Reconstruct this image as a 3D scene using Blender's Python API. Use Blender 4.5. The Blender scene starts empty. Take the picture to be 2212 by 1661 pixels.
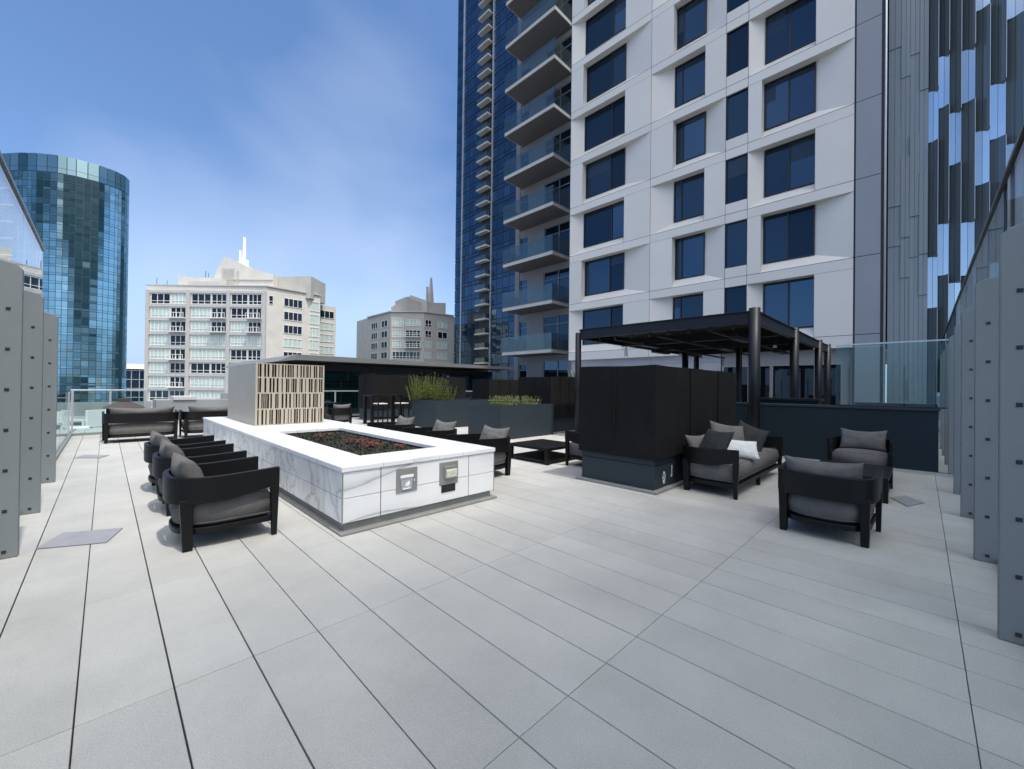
import bpy, bmesh, math, random
from mathutils import Vector, Matrix, noise
rnd = random.Random(7)
R = math.radians
S = bpy.context.scene
COL = S.collection

# ------------------------------------------------------------------ camera
cd = bpy.data.cameras.new("camera"); cam = bpy.data.objects.new("camera", cd); COL.objects.link(cam)
cd.sensor_width = 36.0; cd.lens = 36.0 * 881.9 / 2212.0; cd.clip_start = 0.05; cd.clip_end = 3000
_y, _p, _r = R(44.878), R(0.33), R(0.669)
F = Vector((math.sin(_y), math.cos(_y), 0)); RT = Vector((math.cos(_y), -math.sin(_y), 0)); U = Vector((0, 0, 1))
F2 = F * math.cos(_p) + U * math.sin(_p); U2 = U * math.cos(_p) - F * math.sin(_p)
R3 = RT * math.cos(_r) + U2 * math.sin(_r); U3 = U2 * math.cos(_r) - RT * math.sin(_r)
m = Matrix((R3, U3, -F2)).transposed().to_4x4(); m.translation = Vector((0, 0, 1.4))
cam.matrix_world = m
S.camera = cam

# ------------------------------------------------------------------ light
SUN_EL, SUN_AZ = R(67), R(176)      # azimuth measured from +Y towards +X
sdir = Vector((math.sin(SUN_AZ) * math.cos(SUN_EL), math.cos(SUN_AZ) * math.cos(SUN_EL), math.sin(SUN_EL)))
ld = bpy.data.lights.new("sun", 'SUN'); ld.energy = 2.5; ld.angle = R(1.6); ld.color = (1.0, 0.96, 0.90)
sun = bpy.data.objects.new("sun", ld); COL.objects.link(sun)
sun.rotation_euler = sdir.to_track_quat('Z', 'Y').to_euler()
W = bpy.data.worlds.new("World"); S.world = W; W.use_nodes = True
nt = W.node_tree; N = nt.nodes; L = nt.links
bg = N["Background"]; bg.inputs["Strength"].default_value = 0.15
sky = N.new("ShaderNodeTexSky"); sky.sky_type = 'NISHITA'; sky.sun_disc = False
sky.sun_elevation = SUN_EL; sky.sun_rotation = SUN_AZ; sky.air_density = 0.9; sky.dust_density = 0.1; sky.ozone_density = 3.5; sky.altitude = 600
gm = N.new("ShaderNodeGamma"); gm.inputs[1].default_value = 0.74; hs = N.new("ShaderNodeHueSaturation"); hs.inputs["Saturation"].default_value = 1.24
L.new(sky.outputs[0], gm.inputs[0]); L.new(gm.outputs[0], hs.inputs["Color"]); hs.inputs["Value"].default_value = 1.33; hs.inputs["Hue"].default_value = 0.507
tc = N.new("ShaderNodeTexCoord"); mp = N.new("ShaderNodeMapping"); mp.inputs["Scale"].default_value = (1.2, 1.2, 1.7)
mp.inputs["Rotation"].default_value = (0.35, 0.25, 0.3)
L.new(tc.outputs["Generated"], mp.inputs["Vector"])
n1 = N.new("ShaderNodeTexNoise"); n1.inputs["Scale"].default_value = 1.15; n1.inputs["Detail"].default_value = 4
n1.inputs["Roughness"].default_value = 0.45; n1.inputs["Distortion"].default_value = 0.2
L.new(mp.outputs[0], n1.inputs["Vector"])
cr = N.new("ShaderNodeValToRGB"); cr.color_ramp.elements[0].position = 0.47; cr.color_ramp.elements[1].position = 0.80
cr.color_ramp.elements[0].color = (0, 0, 0, 1); cr.color_ramp.elements[1].color = (0.48, 0.48, 0.48, 1)
L.new(n1.outputs["Fac"], cr.inputs[0])
mx = N.new("ShaderNodeMix"); mx.data_type = 'RGBA'
L.new(cr.outputs[0], mx.inputs["Factor"]); sx = N.new("ShaderNodeSeparateXYZ"); L.new(tc.outputs["Generated"], sx.inputs[0])
mh = N.new("ShaderNodeMapRange"); mh.interpolation_type = 'SMOOTHSTEP'; mh.inputs[1].default_value = 0.0; mh.inputs[2].default_value = 0.24; mh.inputs[3].default_value = 0.85; mh.inputs[4].default_value = 0.0; L.new(sx.outputs["Z"], mh.inputs[0])
mxh = N.new("ShaderNodeMix"); mxh.data_type = 'RGBA'; L.new(mh.outputs[0], mxh.inputs["Factor"]); L.new(hs.outputs[0], mxh.inputs[6]); mxh.inputs[7].default_value = (1.25, 2.15, 3.75, 1)
L.new(mxh.outputs[2], mx.inputs[6]); mx.inputs[7].default_value = (4.2, 4.7, 5.6, 1)
# unseen bright cloud bank added behind the camera to lift the shaded areas
dp = N.new("ShaderNodeVectorMath"); dp.operation = 'DOT_PRODUCT'; dp.inputs[1].default_value = (-0.12, -0.50, 0.86); L.new(tc.outputs["Generated"], dp.inputs[0])
mr0 = N.new("ShaderNodeMapRange"); mr0.interpolation_type = 'SMOOTHSTEP'; mr0.inputs[1].default_value = 0.55; mr0.inputs[2].default_value = 0.97; L.new(dp.outputs["Value"], mr0.inputs[0])
n5 = N.new("ShaderNodeTexNoise"); n5.inputs["Scale"].default_value = 2.2; n5.inputs["Detail"].default_value = 5; L.new(mp.outputs[0], n5.inputs["Vector"])
mr1 = N.new("ShaderNodeMapRange"); mr1.inputs[1].default_value = 0.3; mr1.inputs[2].default_value = 0.6; mr1.inputs[3].default_value = 0.45; mr1.inputs[4].default_value = 1.0; L.new(n5.outputs["Fac"], mr1.inputs[0])
mu = N.new("ShaderNodeMath"); mu.operation = 'MULTIPLY'; L.new(mr0.outputs[0], mu.inputs[0]); L.new(mr1.outputs[0], mu.inputs[1])
mx2 = N.new("ShaderNodeMix"); mx2.data_type = 'RGBA'; L.new(mu.outputs[0], mx2.inputs["Factor"]); L.new(mx.outputs[2], mx2.inputs[6]); mx2.inputs[7].default_value = (17.0, 16.5, 15.7, 1)
L.new(mx2.outputs[2], bg.inputs["Color"])
S.view_settings.view_transform = 'Standard'; S.view_settings.look = 'None'
S.view_settings.exposure = 0.58; S.view_settings.gamma = 1.0
S.cycles.max_bounces = 8; S.cycles.transparent_max_bounces = 16; S.cycles.sample_clamp_indirect = 6

# ------------------------------------------------------------------ helpers
def link(o, parent=None):
    COL.objects.link(o)
    if parent: o.parent = parent
    return o

def tag(o, label=None, cat=None, group=None, kind=None):
    if label: o["label"] = label
    if cat: o["category"] = cat
    if group: o["group"] = group
    if kind: o["kind"] = kind
    return o

def thing(name, label, cat, loc=(0, 0, 0), rz=0, group=None):
    o = bpy.data.objects.new(name, None); o.empty_display_size = 0.1
    o.location = loc; o.rotation_euler = (0, 0, rz)
    return tag(link(o), label, cat, group)

def dup(o, loc=None, rz=None, label=None, parent=None):
    c = o.copy(); COL.objects.link(c)
    if parent: c.parent = parent
    if loc is not None: c.location = loc
    if rz is not None: c.rotation_euler = (0, 0, rz)
    if label: c["label"] = label
    for ch in list(o.children): dup(ch, parent=c)
    return c

class MB:
    def __init__(s): s.v = []; s.f = []; s.m = []; s.t = []
    def add(s, vs, fs, mi=0, tone=0.5):
        b = len(s.v); s.v += [tuple(x) for x in vs]
        for f in fs: s.f.append([b + i for i in f]); s.m.append(mi); s.t.append(tone)
        return s
    def box(s, a, b, mi=0, tone=0.5, M=None):
        x0, y0, z0 = [min(a[i], b[i]) for i in range(3)]; x1, y1, z1 = [max(a[i], b[i]) for i in range(3)]
        vs = [(x0, y0, z0), (x1, y0, z0), (x1, y1, z0), (x0, y1, z0), (x0, y0, z1), (x1, y0, z1), (x1, y1, z1), (x0, y1, z1)]
        if M: vs = [M @ Vector(v) for v in vs]
        return s.add(vs, [(0, 3, 2, 1), (4, 5, 6, 7), (0, 1, 5, 4), (1, 2, 6, 5), (2, 3, 7, 6), (3, 0, 4, 7)], mi, tone)
    def taper(s, c, w0, d0, w1, d1, z0, z1, mi=0, c1=None):
        x, y = c; X, Y = c1 or c
        vs = [(x - w0, y - d0, z0), (x + w0, y - d0, z0), (x + w0, y + d0, z0), (x - w0, y + d0, z0),
              (X - w1, Y - d1, z1), (X + w1, Y - d1, z1), (X + w1, Y + d1, z1), (X - w1, Y + d1, z1)]
        return s.add(vs, [(0, 3, 2, 1), (4, 5, 6, 7), (0, 1, 5, 4), (1, 2, 6, 5), (2, 3, 7, 6), (3, 0, 4, 7)], mi)
    def quad(s, a, b, c, d, mi=0, tone=0.5): return s.add([a, b, c, d], [(0, 1, 2, 3)], mi, tone)
    def prism(s, poly, z0, z1, mi=0, tone=0.5, M=None):
        n = len(poly); vs = [(x, y, z0) for x, y in poly] + [(x, y, z1) for x, y in poly]
        if M: vs = [M @ Vector(v) for v in vs]
        fs = [tuple(reversed(range(n))), tuple(range(n, 2 * n))] + [(i, (i + 1) % n, n + (i + 1) % n, n + i) for i in range(n)]
        return s.add(vs, fs, mi, tone)
    def tube(s, p0, p1, r0, r1=None, seg=12, mi=0, cap=True):
        p0 = Vector(p0); p1 = Vector(p1); r1 = r0 if r1 is None else r1
        d = (p1 - p0).normalized(); a = d.orthogonal().normalized(); b = d.cross(a)
        vs = []
        for p, r in ((p0, r0), (p1, r1)):
            for i in range(seg):
                t = 2 * math.pi * i / seg; vs.append(p + (a * math.cos(t) + b * math.sin(t)) * r)
        fs = [(i, (i + 1) % seg, seg + (i + 1) % seg, seg + i) for i in range(seg)]
        if cap: fs += [tuple(reversed(range(seg))), tuple(range(seg, 2 * seg))]
        return s.add(vs, fs, mi)
    def build(s, name, mats, parent=None, bevel=0, smooth=False, seg=2, loc=None, recalc=True):
        me = bpy.data.meshes.new(name); me.from_pydata(s.v, [], s.f)
        if not isinstance(mats, (list, tuple)): mats = [mats]
        for x in mats: me.materials.append(x)
        me.polygons.foreach_set("material_index", s.m)
        if smooth: me.polygons.foreach_set("use_smooth", [True] * len(s.f))
        at = me.attributes.new("tone", 'FLOAT', 'FACE'); at.data.foreach_set("value", s.t)
        if recalc:
            bm = bmesh.new(); bm.from_mesh(me); bmesh.ops.recalc_face_normals(bm, faces=bm.faces); bm.to_mesh(me); bm.free()
        me.update()
        o = bpy.data.objects.new(name, me)
        if loc: o.location = loc
        if bevel:
            md = o.modifiers.new("bevel", 'BEVEL'); md.width = bevel; md.segments = seg; md.limit_method = 'ANGLE'; md.angle_limit = R(35)
        return link(o, parent)

def mat(name, col, rough=0.6, metal=0.0, spec=0.5, var=0.0, vscale=3.0, bump=0.0, bscale=60.0, tone=0.0, col2=None, coat=0.0, detail=4, stretch=None, speck=0.0, wrinkle=0.0):
    """principled with optional noise variation, per-face tone variation and fine bump"""
    M = bpy.data.materials.new(name); M.use_nodes = True
    nt = M.node_tree; N = nt.nodes; L = nt.links; b = N["Principled BSDF"]
    b.inputs["Roughness"].default_value = rough; b.inputs["Metallic"].default_value = metal
    b.inputs["Specular IOR Level"].default_value = spec; b.inputs["Coat Weight"].default_value = coat
    c = tuple(col) + (1,); b.inputs["Base Color"].default_value = c
    geo = N.new("ShaderNodeNewGeometry"); vec = geo.outputs["Position"]
    if stretch:
        mp = N.new("ShaderNodeMapping"); mp.inputs["Scale"].default_value = stretch; L.new(vec, mp.inputs["Vector"]); vec = mp.outputs[0]
    src = None
    if var or col2:
        n = N.new("ShaderNodeTexNoise"); n.inputs["Scale"].default_value = vscale; n.inputs["Detail"].default_value = detail; n.inputs["Roughness"].default_value = 0.6
        L.new(vec, n.inputs["Vector"])
        mx = N.new("ShaderNodeMix"); mx.data_type = 'RGBA'
        r = N.new("ShaderNodeMapRange"); r.inputs[1].default_value = 0.3; r.inputs[2].default_value = 0.7
        L.new(n.outputs["Fac"], r.inputs[0]); L.new(r.outputs[0], mx.inputs["Factor"])
        if col2: mx.inputs[6].default_value = c; mx.inputs[7].default_value = tuple(col2) + (1,)
        else:
            mx.inputs[6].default_value = tuple(x * (1 - var) for x in col) + (1,); mx.inputs[7].default_value = tuple(min(1, x * (1 + var)) for x in col) + (1,)
        src = mx.outputs[2]
    if tone:
        a = N.new("ShaderNodeAttribute"); a.attribute_name = "tone"
        r2 = N.new("ShaderNodeMapRange"); r2.inputs[3].default_value = 1 - tone; r2.inputs[4].default_value = 1 + tone; r2.clamp = False
        L.new(a.outputs["Fac"], r2.inputs[0])
        vm = N.new("ShaderNodeVectorMath"); vm.operation = 'SCALE'
        if src: L.new(src, vm.inputs[0])
        else: vm.inputs[0].default_value = col
        L.new(r2.outputs[0], vm.inputs["Scale"]); src = vm.outputs[0]
    if src: L.new(src, b.inputs["Base Color"])
    if speck and src:
        n4 = N.new("ShaderNodeTexNoise"); n4.inputs["Scale"].default_value = 170; n4.inputs["Detail"].default_value = 2; L.new(geo.outputs["Position"], n4.inputs["Vector"])
        n6 = N.new("ShaderNodeTexNoise"); n6.inputs["Scale"].default_value = 0.55; n6.inputs["Detail"].default_value = 9; n6.inputs["Roughness"].default_value = 0.7; L.new(geo.outputs["Position"], n6.inputs["Vector"])
        r4 = N.new("ShaderNodeMapRange"); r4.inputs[1].default_value = 0.35; r4.inputs[2].default_value = 0.65; r4.inputs[3].default_value = 1 - speck; r4.inputs[4].default_value = 1 + speck; L.new(n4.outputs["Fac"], r4.inputs[0])
        r6 = N.new("ShaderNodeMapRange"); r6.inputs[1].default_value = 0.35; r6.inputs[2].default_value = 0.62; r6.inputs[3].default_value = 0.90; r6.inputs[4].default_value = 1.03; L.new(n6.outputs["Fac"], r6.inputs[0])
        mm = N.new("ShaderNodeMath"); mm.operation = 'MULTIPLY'; L.new(r4.outputs[0], mm.inputs[0]); L.new(r6.outputs[0], mm.inputs[1])
        v2 = N.new("ShaderNodeVectorMath"); v2.operation = 'SCALE'; L.new(src, v2.inputs[0]); L.new(mm.outputs[0], v2.inputs["Scale"]); L.new(v2.outputs[0], b.inputs["Base Color"])
    if bump:
        n2 = N.new("ShaderNodeTexNoise"); n2.inputs["Scale"].default_value = bscale; n2.inputs["Detail"].default_value = 3; L.new(geo.outputs["Position"], n2.inputs["Vector"])
        bp = N.new("ShaderNodeBump"); bp.inputs["Strength"].default_value = bump; bp.inputs["Distance"].default_value = 0.004
        L.new(n2.outputs["Fac"], bp.inputs["Height"]); L.new(bp.outputs[0], b.inputs["Normal"])
        if wrinkle:
            n3 = N.new("ShaderNodeTexNoise"); n3.inputs["Scale"].default_value = 7; n3.inputs["Detail"].default_value = 3; n3.inputs["Distortion"].default_value = 1.2; L.new(geo.outputs["Position"], n3.inputs["Vector"])
            b3 = N.new("ShaderNodeBump"); b3.inputs["Strength"].default_value = wrinkle; b3.inputs["Distance"].default_value = 0.03; L.new(n3.outputs["Fac"], b3.inputs["Height"]); L.new(b3.outputs[0], bp.inputs["Normal"])
    return M

def clear_glass(name, tint, base=0.06, rough=0.0, refl=(1, 1, 1)):
    """thin architectural glass: tinted see-through pane with fresnel reflection"""
    M = bpy.data.materials.new(name); M.use_nodes = True
    nt = M.node_tree; N = nt.nodes; L = nt.links; N.remove(N["Principled BSDF"]); out = N["Material Output"]
    t = N.new("ShaderNodeBsdfTransparent"); t.inputs[0].default_value = tuple(tint) + (1,)
    g = N.new("ShaderNodeBsdfGlossy"); g.inputs["Color"].default_value = tuple(refl) + (1,); g.inputs["Roughness"].default_value = rough
    lw = N.new("ShaderNodeFresnel"); lw.inputs["IOR"].default_value = 1.45
    ge = N.new("ShaderNodeNewGeometry"); mr = N.new("ShaderNodeMapRange"); mr.inputs[3].default_value = 1.45; mr.inputs[4].default_value = 1 / 1.45
    L.new(ge.outputs["Backfacing"], mr.inputs[0]); L.new(mr.outputs[0], lw.inputs["IOR"])
    ad = N.new("ShaderNodeMath"); ad.operation = 'ADD'; ad.use_clamp = True; ad.inputs[1].default_value = base
    L.new(lw.outputs[0], ad.inputs[0])
    mx = N.new("ShaderNodeMixShader"); L.new(ad.outputs[0], mx.inputs[0]); L.new(t.outputs[0], mx.inputs[1]); L.new(g.outputs[0], mx.inputs[2])
    L.new(mx.outputs[0], out.inputs["Surface"])
    return M

def mirror_glass(name, dark, refl, f0, f1, rough=0.02, wav=0.0):
    """opaque coated facade glass: tone attribute moves it from dark to strongly reflective"""
    M = bpy.data.materials.new(name); M.use_nodes = True
    nt = M.node_tree; N = nt.nodes; L = nt.links; N.remove(N["Principled BSDF"]); out = N["Material Output"]
    d = N.new("ShaderNodeBsdfDiffuse"); d.inputs[0].default_value = tuple(dark) + (1,)
    g = N.new("ShaderNodeBsdfGlossy"); g.inputs["Color"].default_value = tuple(refl) + (1,); g.inputs["Roughness"].default_value = rough
    a = N.new("ShaderNodeAttribute"); a.attribute_name = "tone"
    r = N.new("ShaderNodeMapRange"); r.inputs[3].default_value = f0; r.inputs[4].default_value = f1; L.new(a.outputs["Fac"], r.inputs[0])
    fr = N.new("ShaderNodeFresnel"); ge = N.new("ShaderNodeNewGeometry"); mr = N.new("ShaderNodeMapRange"); mr.inputs[3].default_value = 1.5; mr.inputs[4].default_value = 1 / 1.5
    L.new(ge.outputs["Backfacing"], mr.inputs[0]); L.new(mr.outputs[0], fr.inputs["IOR"])
    ad = N.new("ShaderNodeMath"); ad.operation = 'ADD'; ad.use_clamp = True; L.new(r.outputs[0], ad.inputs[0]); L.new(fr.outputs[0], ad.inputs[1])
    mx = N.new("ShaderNodeMixShader"); L.new(ad.outputs[0], mx.inputs[0]); L.new(d.outputs[0], mx.inputs[1]); L.new(g.outputs[0], mx.inputs[2])
    if wav:
        geo = N.new("ShaderNodeNewGeometry"); n2 = N.new("ShaderNodeTexNoise"); n2.inputs["Scale"].default_value = 0.35; n2.inputs["Detail"].default_value = 1
        L.new(geo.outputs["Position"], n2.inputs["Vector"])
        bp = N.new("ShaderNodeBump"); bp.inputs["Strength"].default_value = wav; bp.inputs["Distance"].default_value = 0.1; L.new(n2.outputs["Fac"], bp.inputs["Height"]); L.new(bp.outputs[0], g.inputs["Normal"])
    L.new(mx.outputs[0], out.inputs["Surface"])
    return M

def marble(name="white_marble", amt=1.0):
    M = mat(name, (0.76, 0.76, 0.76), 0.28, var=0.04, vscale=2.0)
    nt = M.node_tree; N = nt.nodes; L = nt.links; b = N["Principled BSDF"]
    src = b.inputs["Base Color"].links[0].from_socket
    geo = N.new("ShaderNodeNewGeometry"); mp = N.new("ShaderNodeMapping")
    mp.inputs["Rotation"].default_value = (R(35), R(-38), R(20)); mp.inputs["Scale"].default_value = (0.35, 2.3, 1.6); L.new(geo.outputs["Position"], mp.inputs["Vector"])
    w = N.new("ShaderNodeTexNoise"); w.inputs["Scale"].default_value = 1.1; w.inputs["Detail"].default_value = 7; w.inputs["Roughness"].default_value = 0.5; w.inputs["Distortion"].default_value = 0.8
    L.new(mp.outputs[0], w.inputs["Vector"])
    cr = N.new("ShaderNodeValToRGB"); e = cr.color_ramp.elements
    e[0].position = 0.36; e[0].color = (0.0, 0.0, 0.0, 1); e[1].position = 0.66; e[1].color = (0.0, 0.0, 0.0, 1)
    k = cr.color_ramp.elements.new(0.495); k.color = (0.85 * amt, 0.85 * amt, 0.85 * amt, 1); k = cr.color_ramp.elements.new(0.478); k.color = (0.22 * amt, 0.22 * amt, 0.22 * amt, 1); k = cr.color_ramp.elements.new(0.53); k.color = (0.34 * amt, 0.34 * amt, 0.34 * amt, 1)
    L.new(w.outputs["Fac"], cr.inputs[0])
    mx = N.new("ShaderNodeMix"); mx.data_type = 'RGBA'; L.new(cr.outputs[0], mx.inputs["Factor"]); L.new(src, mx.inputs[6]); mx.inputs[7].default_value = (0.30, 0.32, 0.35, 1)
    L.new(mx.outputs[2], b.inputs["Base Color"])
    return M

M_paver = mat("concrete_paver", (0.415, 0.410, 0.388), 0.82, var=0.08, vscale=1.6, bump=0.5, bscale=260, tone=0.05, detail=8, speck=0.10)
M_slab = mat("dark_joint", (0.03, 0.03, 0.03), 0.9, var=0.2)
M_marble = marble(); M_coping = marble("white_marble_coping", 0.3)
M_black = mat("black_stained_wood", (0.004, 0.004, 0.0045), 0.45, spec=0.28, var=0.25, vscale=8, bump=0.08, bscale=90, stretch=(1, 1, 6))
M_fabric = mat("grey_outdoor_fabric", (0.135, 0.130, 0.128), 0.95, spec=0.15, var=0.10, vscale=9, bump=0.9, bscale=900, wrinkle=0.45)
M_fabdark = mat("charcoal_fabric", (0.035, 0.038, 0.040), 0.95, spec=0.15, var=0.15, vscale=9, bump=0.9, bscale=900, wrinkle=0.45)
M_fablight = mat("pale_striped_fabric", (0.62, 0.62, 0.62), 0.9, spec=0.15, var=0.15, vscale=9, bump=0.9, bscale=700, stretch=(8, 1, 1))
M_canvas = mat("black_canvas", (0.0075, 0.0075, 0.0075), 0.8, spec=0.2, var=0.25, vscale=1.6, bump=0.5, bscale=500, wrinkle=0.35)
M_steelblue = mat("slate_blue_paint", (0.022, 0.033, 0.042), 0.55, spec=0.35, var=0.06, vscale=1.5, bump=0.1, bscale=120)
M_bluewall = mat("dark_blue_wall_paint", (0.010, 0.019, 0.027), 0.6, spec=0.3, var=0.08, vscale=1.2, bump=0.1, bscale=100)
M_post = mat("galvanised_post", (0.205, 0.222, 0.225), 0.5, metal=0.0, var=0.06, vscale=2.2, bump=0.05, bscale=80, stretch=(1, 1, 0.3))
M_bolt = mat("dark_bolt", (0.05, 0.05, 0.05), 0.4, metal=0.6)
M_rail = mat("aluminium_rail", (0.55, 0.58, 0.60), 0.35, metal=0.6, var=0.03)
M_railblk = mat("black_glass_channel", (0.012, 0.016, 0.02), 0.3)
M_pergola = mat("pergola_steel", (0.009, 0.010, 0.014), 0.45, spec=0.35, var=0.12, vscale=3, bump=0.05, bscale=60)
M_pergdark = mat("pergola_ceiling", (0.010, 0.010, 0.010), 0.7, var=0.3, vscale=4)
M_champ = mat("champagne_metal", (0.42, 0.375, 0.30), 0.5, metal=0.1, var=0.04, vscale=2)
M_plate = mat("stainless_plate", (0.30, 0.30, 0.29), 0.4, metal=0.4, var=0.06, vscale=12)
M_white = mat("white_paint", (0.78, 0.78, 0.77), 0.5, var=0.03, vscale=5)
M_greygreen = mat("acrylic_cover", (0.52, 0.55, 0.40), 0.2, var=0.35, vscale=60)
M_soil = mat("planting_soil", (0.022, 0.018, 0.016), 1.0, var=0.6, vscale=30, bump=1.0, bscale=60)
M_stonebase = mat("grey_plinth", (0.22, 0.22, 0.21), 0.7, var=0.1, vscale=6)
M_facade = mat("white_facade_panel", (0.625, 0.61, 0.58), 0.45, var=0.025, vscale=0.7, tone=0.03)
M_joint = mat("facade_joint", (0.05, 0.05, 0.055), 0.8, var=0.1)
M_frame = mat("black_window_frame", (0.012, 0.012, 0.014), 0.4, var=0.1)
M_greypanel = mat("grey_metal_panel", (0.25, 0.265, 0.29), 0.4, metal=0.2, var=0.04, vscale=0.6)
M_win = mirror_glass("blue_window_glass", (0.003, 0.008, 0.016), (0.48, 0.72, 1.0), 0.0, 0.13, 0.0, 0.02)
M_blind = mirror_glass("blind_behind_glass", (0.020, 0.032, 0.042), (0.5, 0.7, 0.95), 0.0, 0.03)
M_tower = mirror_glass("teal_tower_glass", (0.005, 0.022, 0.032), (0.56, 0.82, 0.86), 0.0, 0.66, 0.01, 0.06)
M_towerblue = mirror_glass("blue_tower_glass", (0.006, 0.015, 0.028), (0.42, 0.60, 0.85), 0.03, 0.17, 0.01, 0.06)
M_mull = mat("dark_mullion", (0.03, 0.05, 0.065), 0.4, var=0.1)
M_fins = mirror_glass("mirror_glass_panel", (0.16, 0.21, 0.27), (0.92, 0.97, 1.0), 0.42, 0.72, 0.0, 0.03)
M_frit = mirror_glass("grey_fritted_glass", (0.20, 0.225, 0.235), (0.7, 0.85, 0.95), 0.0, 0.04, 0.15, 0.0)
M_fritshade = mirror_glass("shaded_fritted_glass", (0.105, 0.128, 0.140), (0.7, 0.85, 0.95), 0.0, 0.06, 0.06)  # frit darkened in its colour for the shade on the angled faces
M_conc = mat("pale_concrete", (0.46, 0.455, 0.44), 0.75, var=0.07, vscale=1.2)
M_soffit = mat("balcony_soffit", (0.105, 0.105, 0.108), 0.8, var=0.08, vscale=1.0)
M_greywall = mat("grey_cladding", (0.22, 0.215, 0.22), 0.6, var=0.06, vscale=0.8)
M_apt = mat("cream_stucco", (0.58, 0.565, 0.52), 0.85, var=0.08, vscale=0.5, detail=7)
M_apt2 = mat("beige_stucco", (0.44, 0.425, 0.39), 0.85, var=0.08, vscale=0.5, detail=7)
M_curtain = mat("curtained_pane", (0.48, 0.58, 0.54), 0.25, var=0.18, vscale=2.5, stretch=(3, 3, 0.2))
M_darkpane = mirror_glass("dark_pane", (0.008, 0.009, 0.010), (0.7, 0.8, 0.9), 0.0, 0.02, 0.05)
M_grpane = mirror_glass("green_dark_pane", (0.012, 0.030, 0.028), (0.7, 0.9, 0.9), 0.0, 0.08, 0.05)
M_wframe = mat("white_window_frame", (0.74, 0.74, 0.71), 0.6, var=0.03)
M_glass = clear_glass("windscreen_glass", (0.86, 0.91, 0.93), 0.0)
M_railglass = clear_glass("railing_glass", (0.82, 0.91, 0.90), 0.0)
M_balglass = clear_glass("balcony_glass", (0.62, 0.70, 0.70), 0.05, 0.0, (0.80, 0.86, 0.86))
M_lobby = mirror_glass("lobby_glass", (0.006, 0.007, 0.009), (0.7, 0.8, 0.9), 0.0, 0.04, 0.02)
M_roofblk = mat("black_roof_soffit", (0.012, 0.012, 0.013), 0.6, var=0.1)
M_rooftop = mat("grey_roof_edge", (0.16, 0.165, 0.17), 0.6, var=0.06)
M_amen = mirror_glass("pavilion_glass", (0.004, 0.014, 0.016), (0.6, 0.85, 0.9), 0.0, 0.10, 0.02)
M_tile = mat("grey_wall_tile", (0.36, 0.36, 0.40), 0.5, var=0.06, vscale=1.0)
M_ground = mat("city_ground", (0.16, 0.16, 0.16), 0.9, var=0.3, vscale=0.02)
M_roofgrey = mat("roof_membrane", (0.24, 0.255, 0.26), 0.9, var=0.12, vscale=0.4)
M_leaf = mat("yellow_green_foliage", (0.13, 0.17, 0.016), 0.6, var=0.5, vscale=14)
M_leaf2 = mat("sage_foliage", (0.24, 0.28, 0.10), 0.6, var=0.5, vscale=14)
M_leaf3 = mat("grey_green_foliage", (0.12, 0.14, 0.09), 0.6, var=0.5, vscale=9)
M_stem = mat("dark_stem", (0.035, 0.04, 0.012), 0.8, var=0.3)
M_red = mat("red_succulent_leaf", (0.16, 0.025, 0.025), 0.5, var=0.6, vscale=40, col2=(0.34, 0.12, 0.08))
M_mulch = mat("mulch_foliage", (0.030, 0.036, 0.022), 0.9, var=0.7, vscale=50)

# ------------------------------------------------------------------ ground and decks (structure)
MB().quad((-1500, -1500, -40), (1500, -1500, -40), (1500, 1500, -40), (-1500, 1500, -40)).build("ground", M_ground)["kind"] = "structure"
PX, PY = 0.3165, 1.291
g = MB()
gap = 0.0035
i0 = -1
for i in range(-1, 66):
    x0 = -0.075 + i * PX; x1 = x0 + PX
    j = 0
    for j in range(-1, 14):
        y0 = -0.161 + j * PY; y1 = y0 + PY
        y0 = max(y0, -0.52)
        if x0 < -0.7: continue
        if y1 > 17.2: y1 = 17.2
        a = max(x0, -0.62)
        if i == -1: a = -0.62 if False else x0
        wide = gap * (1.6 if (i * 7 + 3) % 5 else 2.3)
        t = rnd.random()
        zz = rnd.uniform(-0.0012, 0.0)
        g.box((a + wide / 2, y0 + gap / 2, -0.04), (x1 - wide / 2, y1 - gap / 2, zz), 0, t)
for j in range(-1, 14):     # edge strip along the left windscreen
    y0 = max(-0.161 + j * PY, -0.52); y1 = min(-0.161 + (j + 1) * PY, 17.2)
    g.box((-0.62, y0 + gap / 2, -0.04), (-0.3955, y1 - gap / 2, -0.001), 0, rnd.random())
g.build("deck_paving", M_paver, bevel=0.0015, seg=1)["kind"] = "structure"
MB().box((-0.75, -0.6, -0.6), (26, 17.35, -0.041)).build("deck_slab", M_slab)["kind"] = "structure"
MB().box((-14, 17.36, -1.4), (26, 48, -0.9)).build("lower_terrace", M_roofgrey)["kind"] = "structure"
MB().box((-0.75, -0.6, -39.9), (26, 48, -1.41)).build("podium_wall", M_greywall)["kind"] = "structure"

# ------------------------------------------------------------------ windscreens
def post_mesh(axis):
    b = MB()
    # fin standing perpendicular to the glass, chamfered at the inner top corner
    d0, d1, th = 0.0, 0.145, 0.03
    prof = [(d0, 0), (d1, 0), (d1, 2.36), (d0 + 0.035, 2.335), (d0, 2.295)]
    if axis == 'X':   # right-hand wall: depth towards -Y, thickness along X
        vs = [(-th, -u, z) for u, z in prof] + [(th, -u, z) for u, z in prof]
    else:             # left-hand wall: depth towards -X, thickness along Y
        vs = [(-u, -th, z) for u, z in prof] + [(-u, th, z) for u, z in prof]
    n = len(prof)
    b.add(vs, [tuple(range(n)), tuple(reversed(range(n, 2 * n)))] + [(i, (i + 1) % n, n + (i + 1) % n, n + i) for i in range(n)])
    # base shoe
    return b

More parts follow.
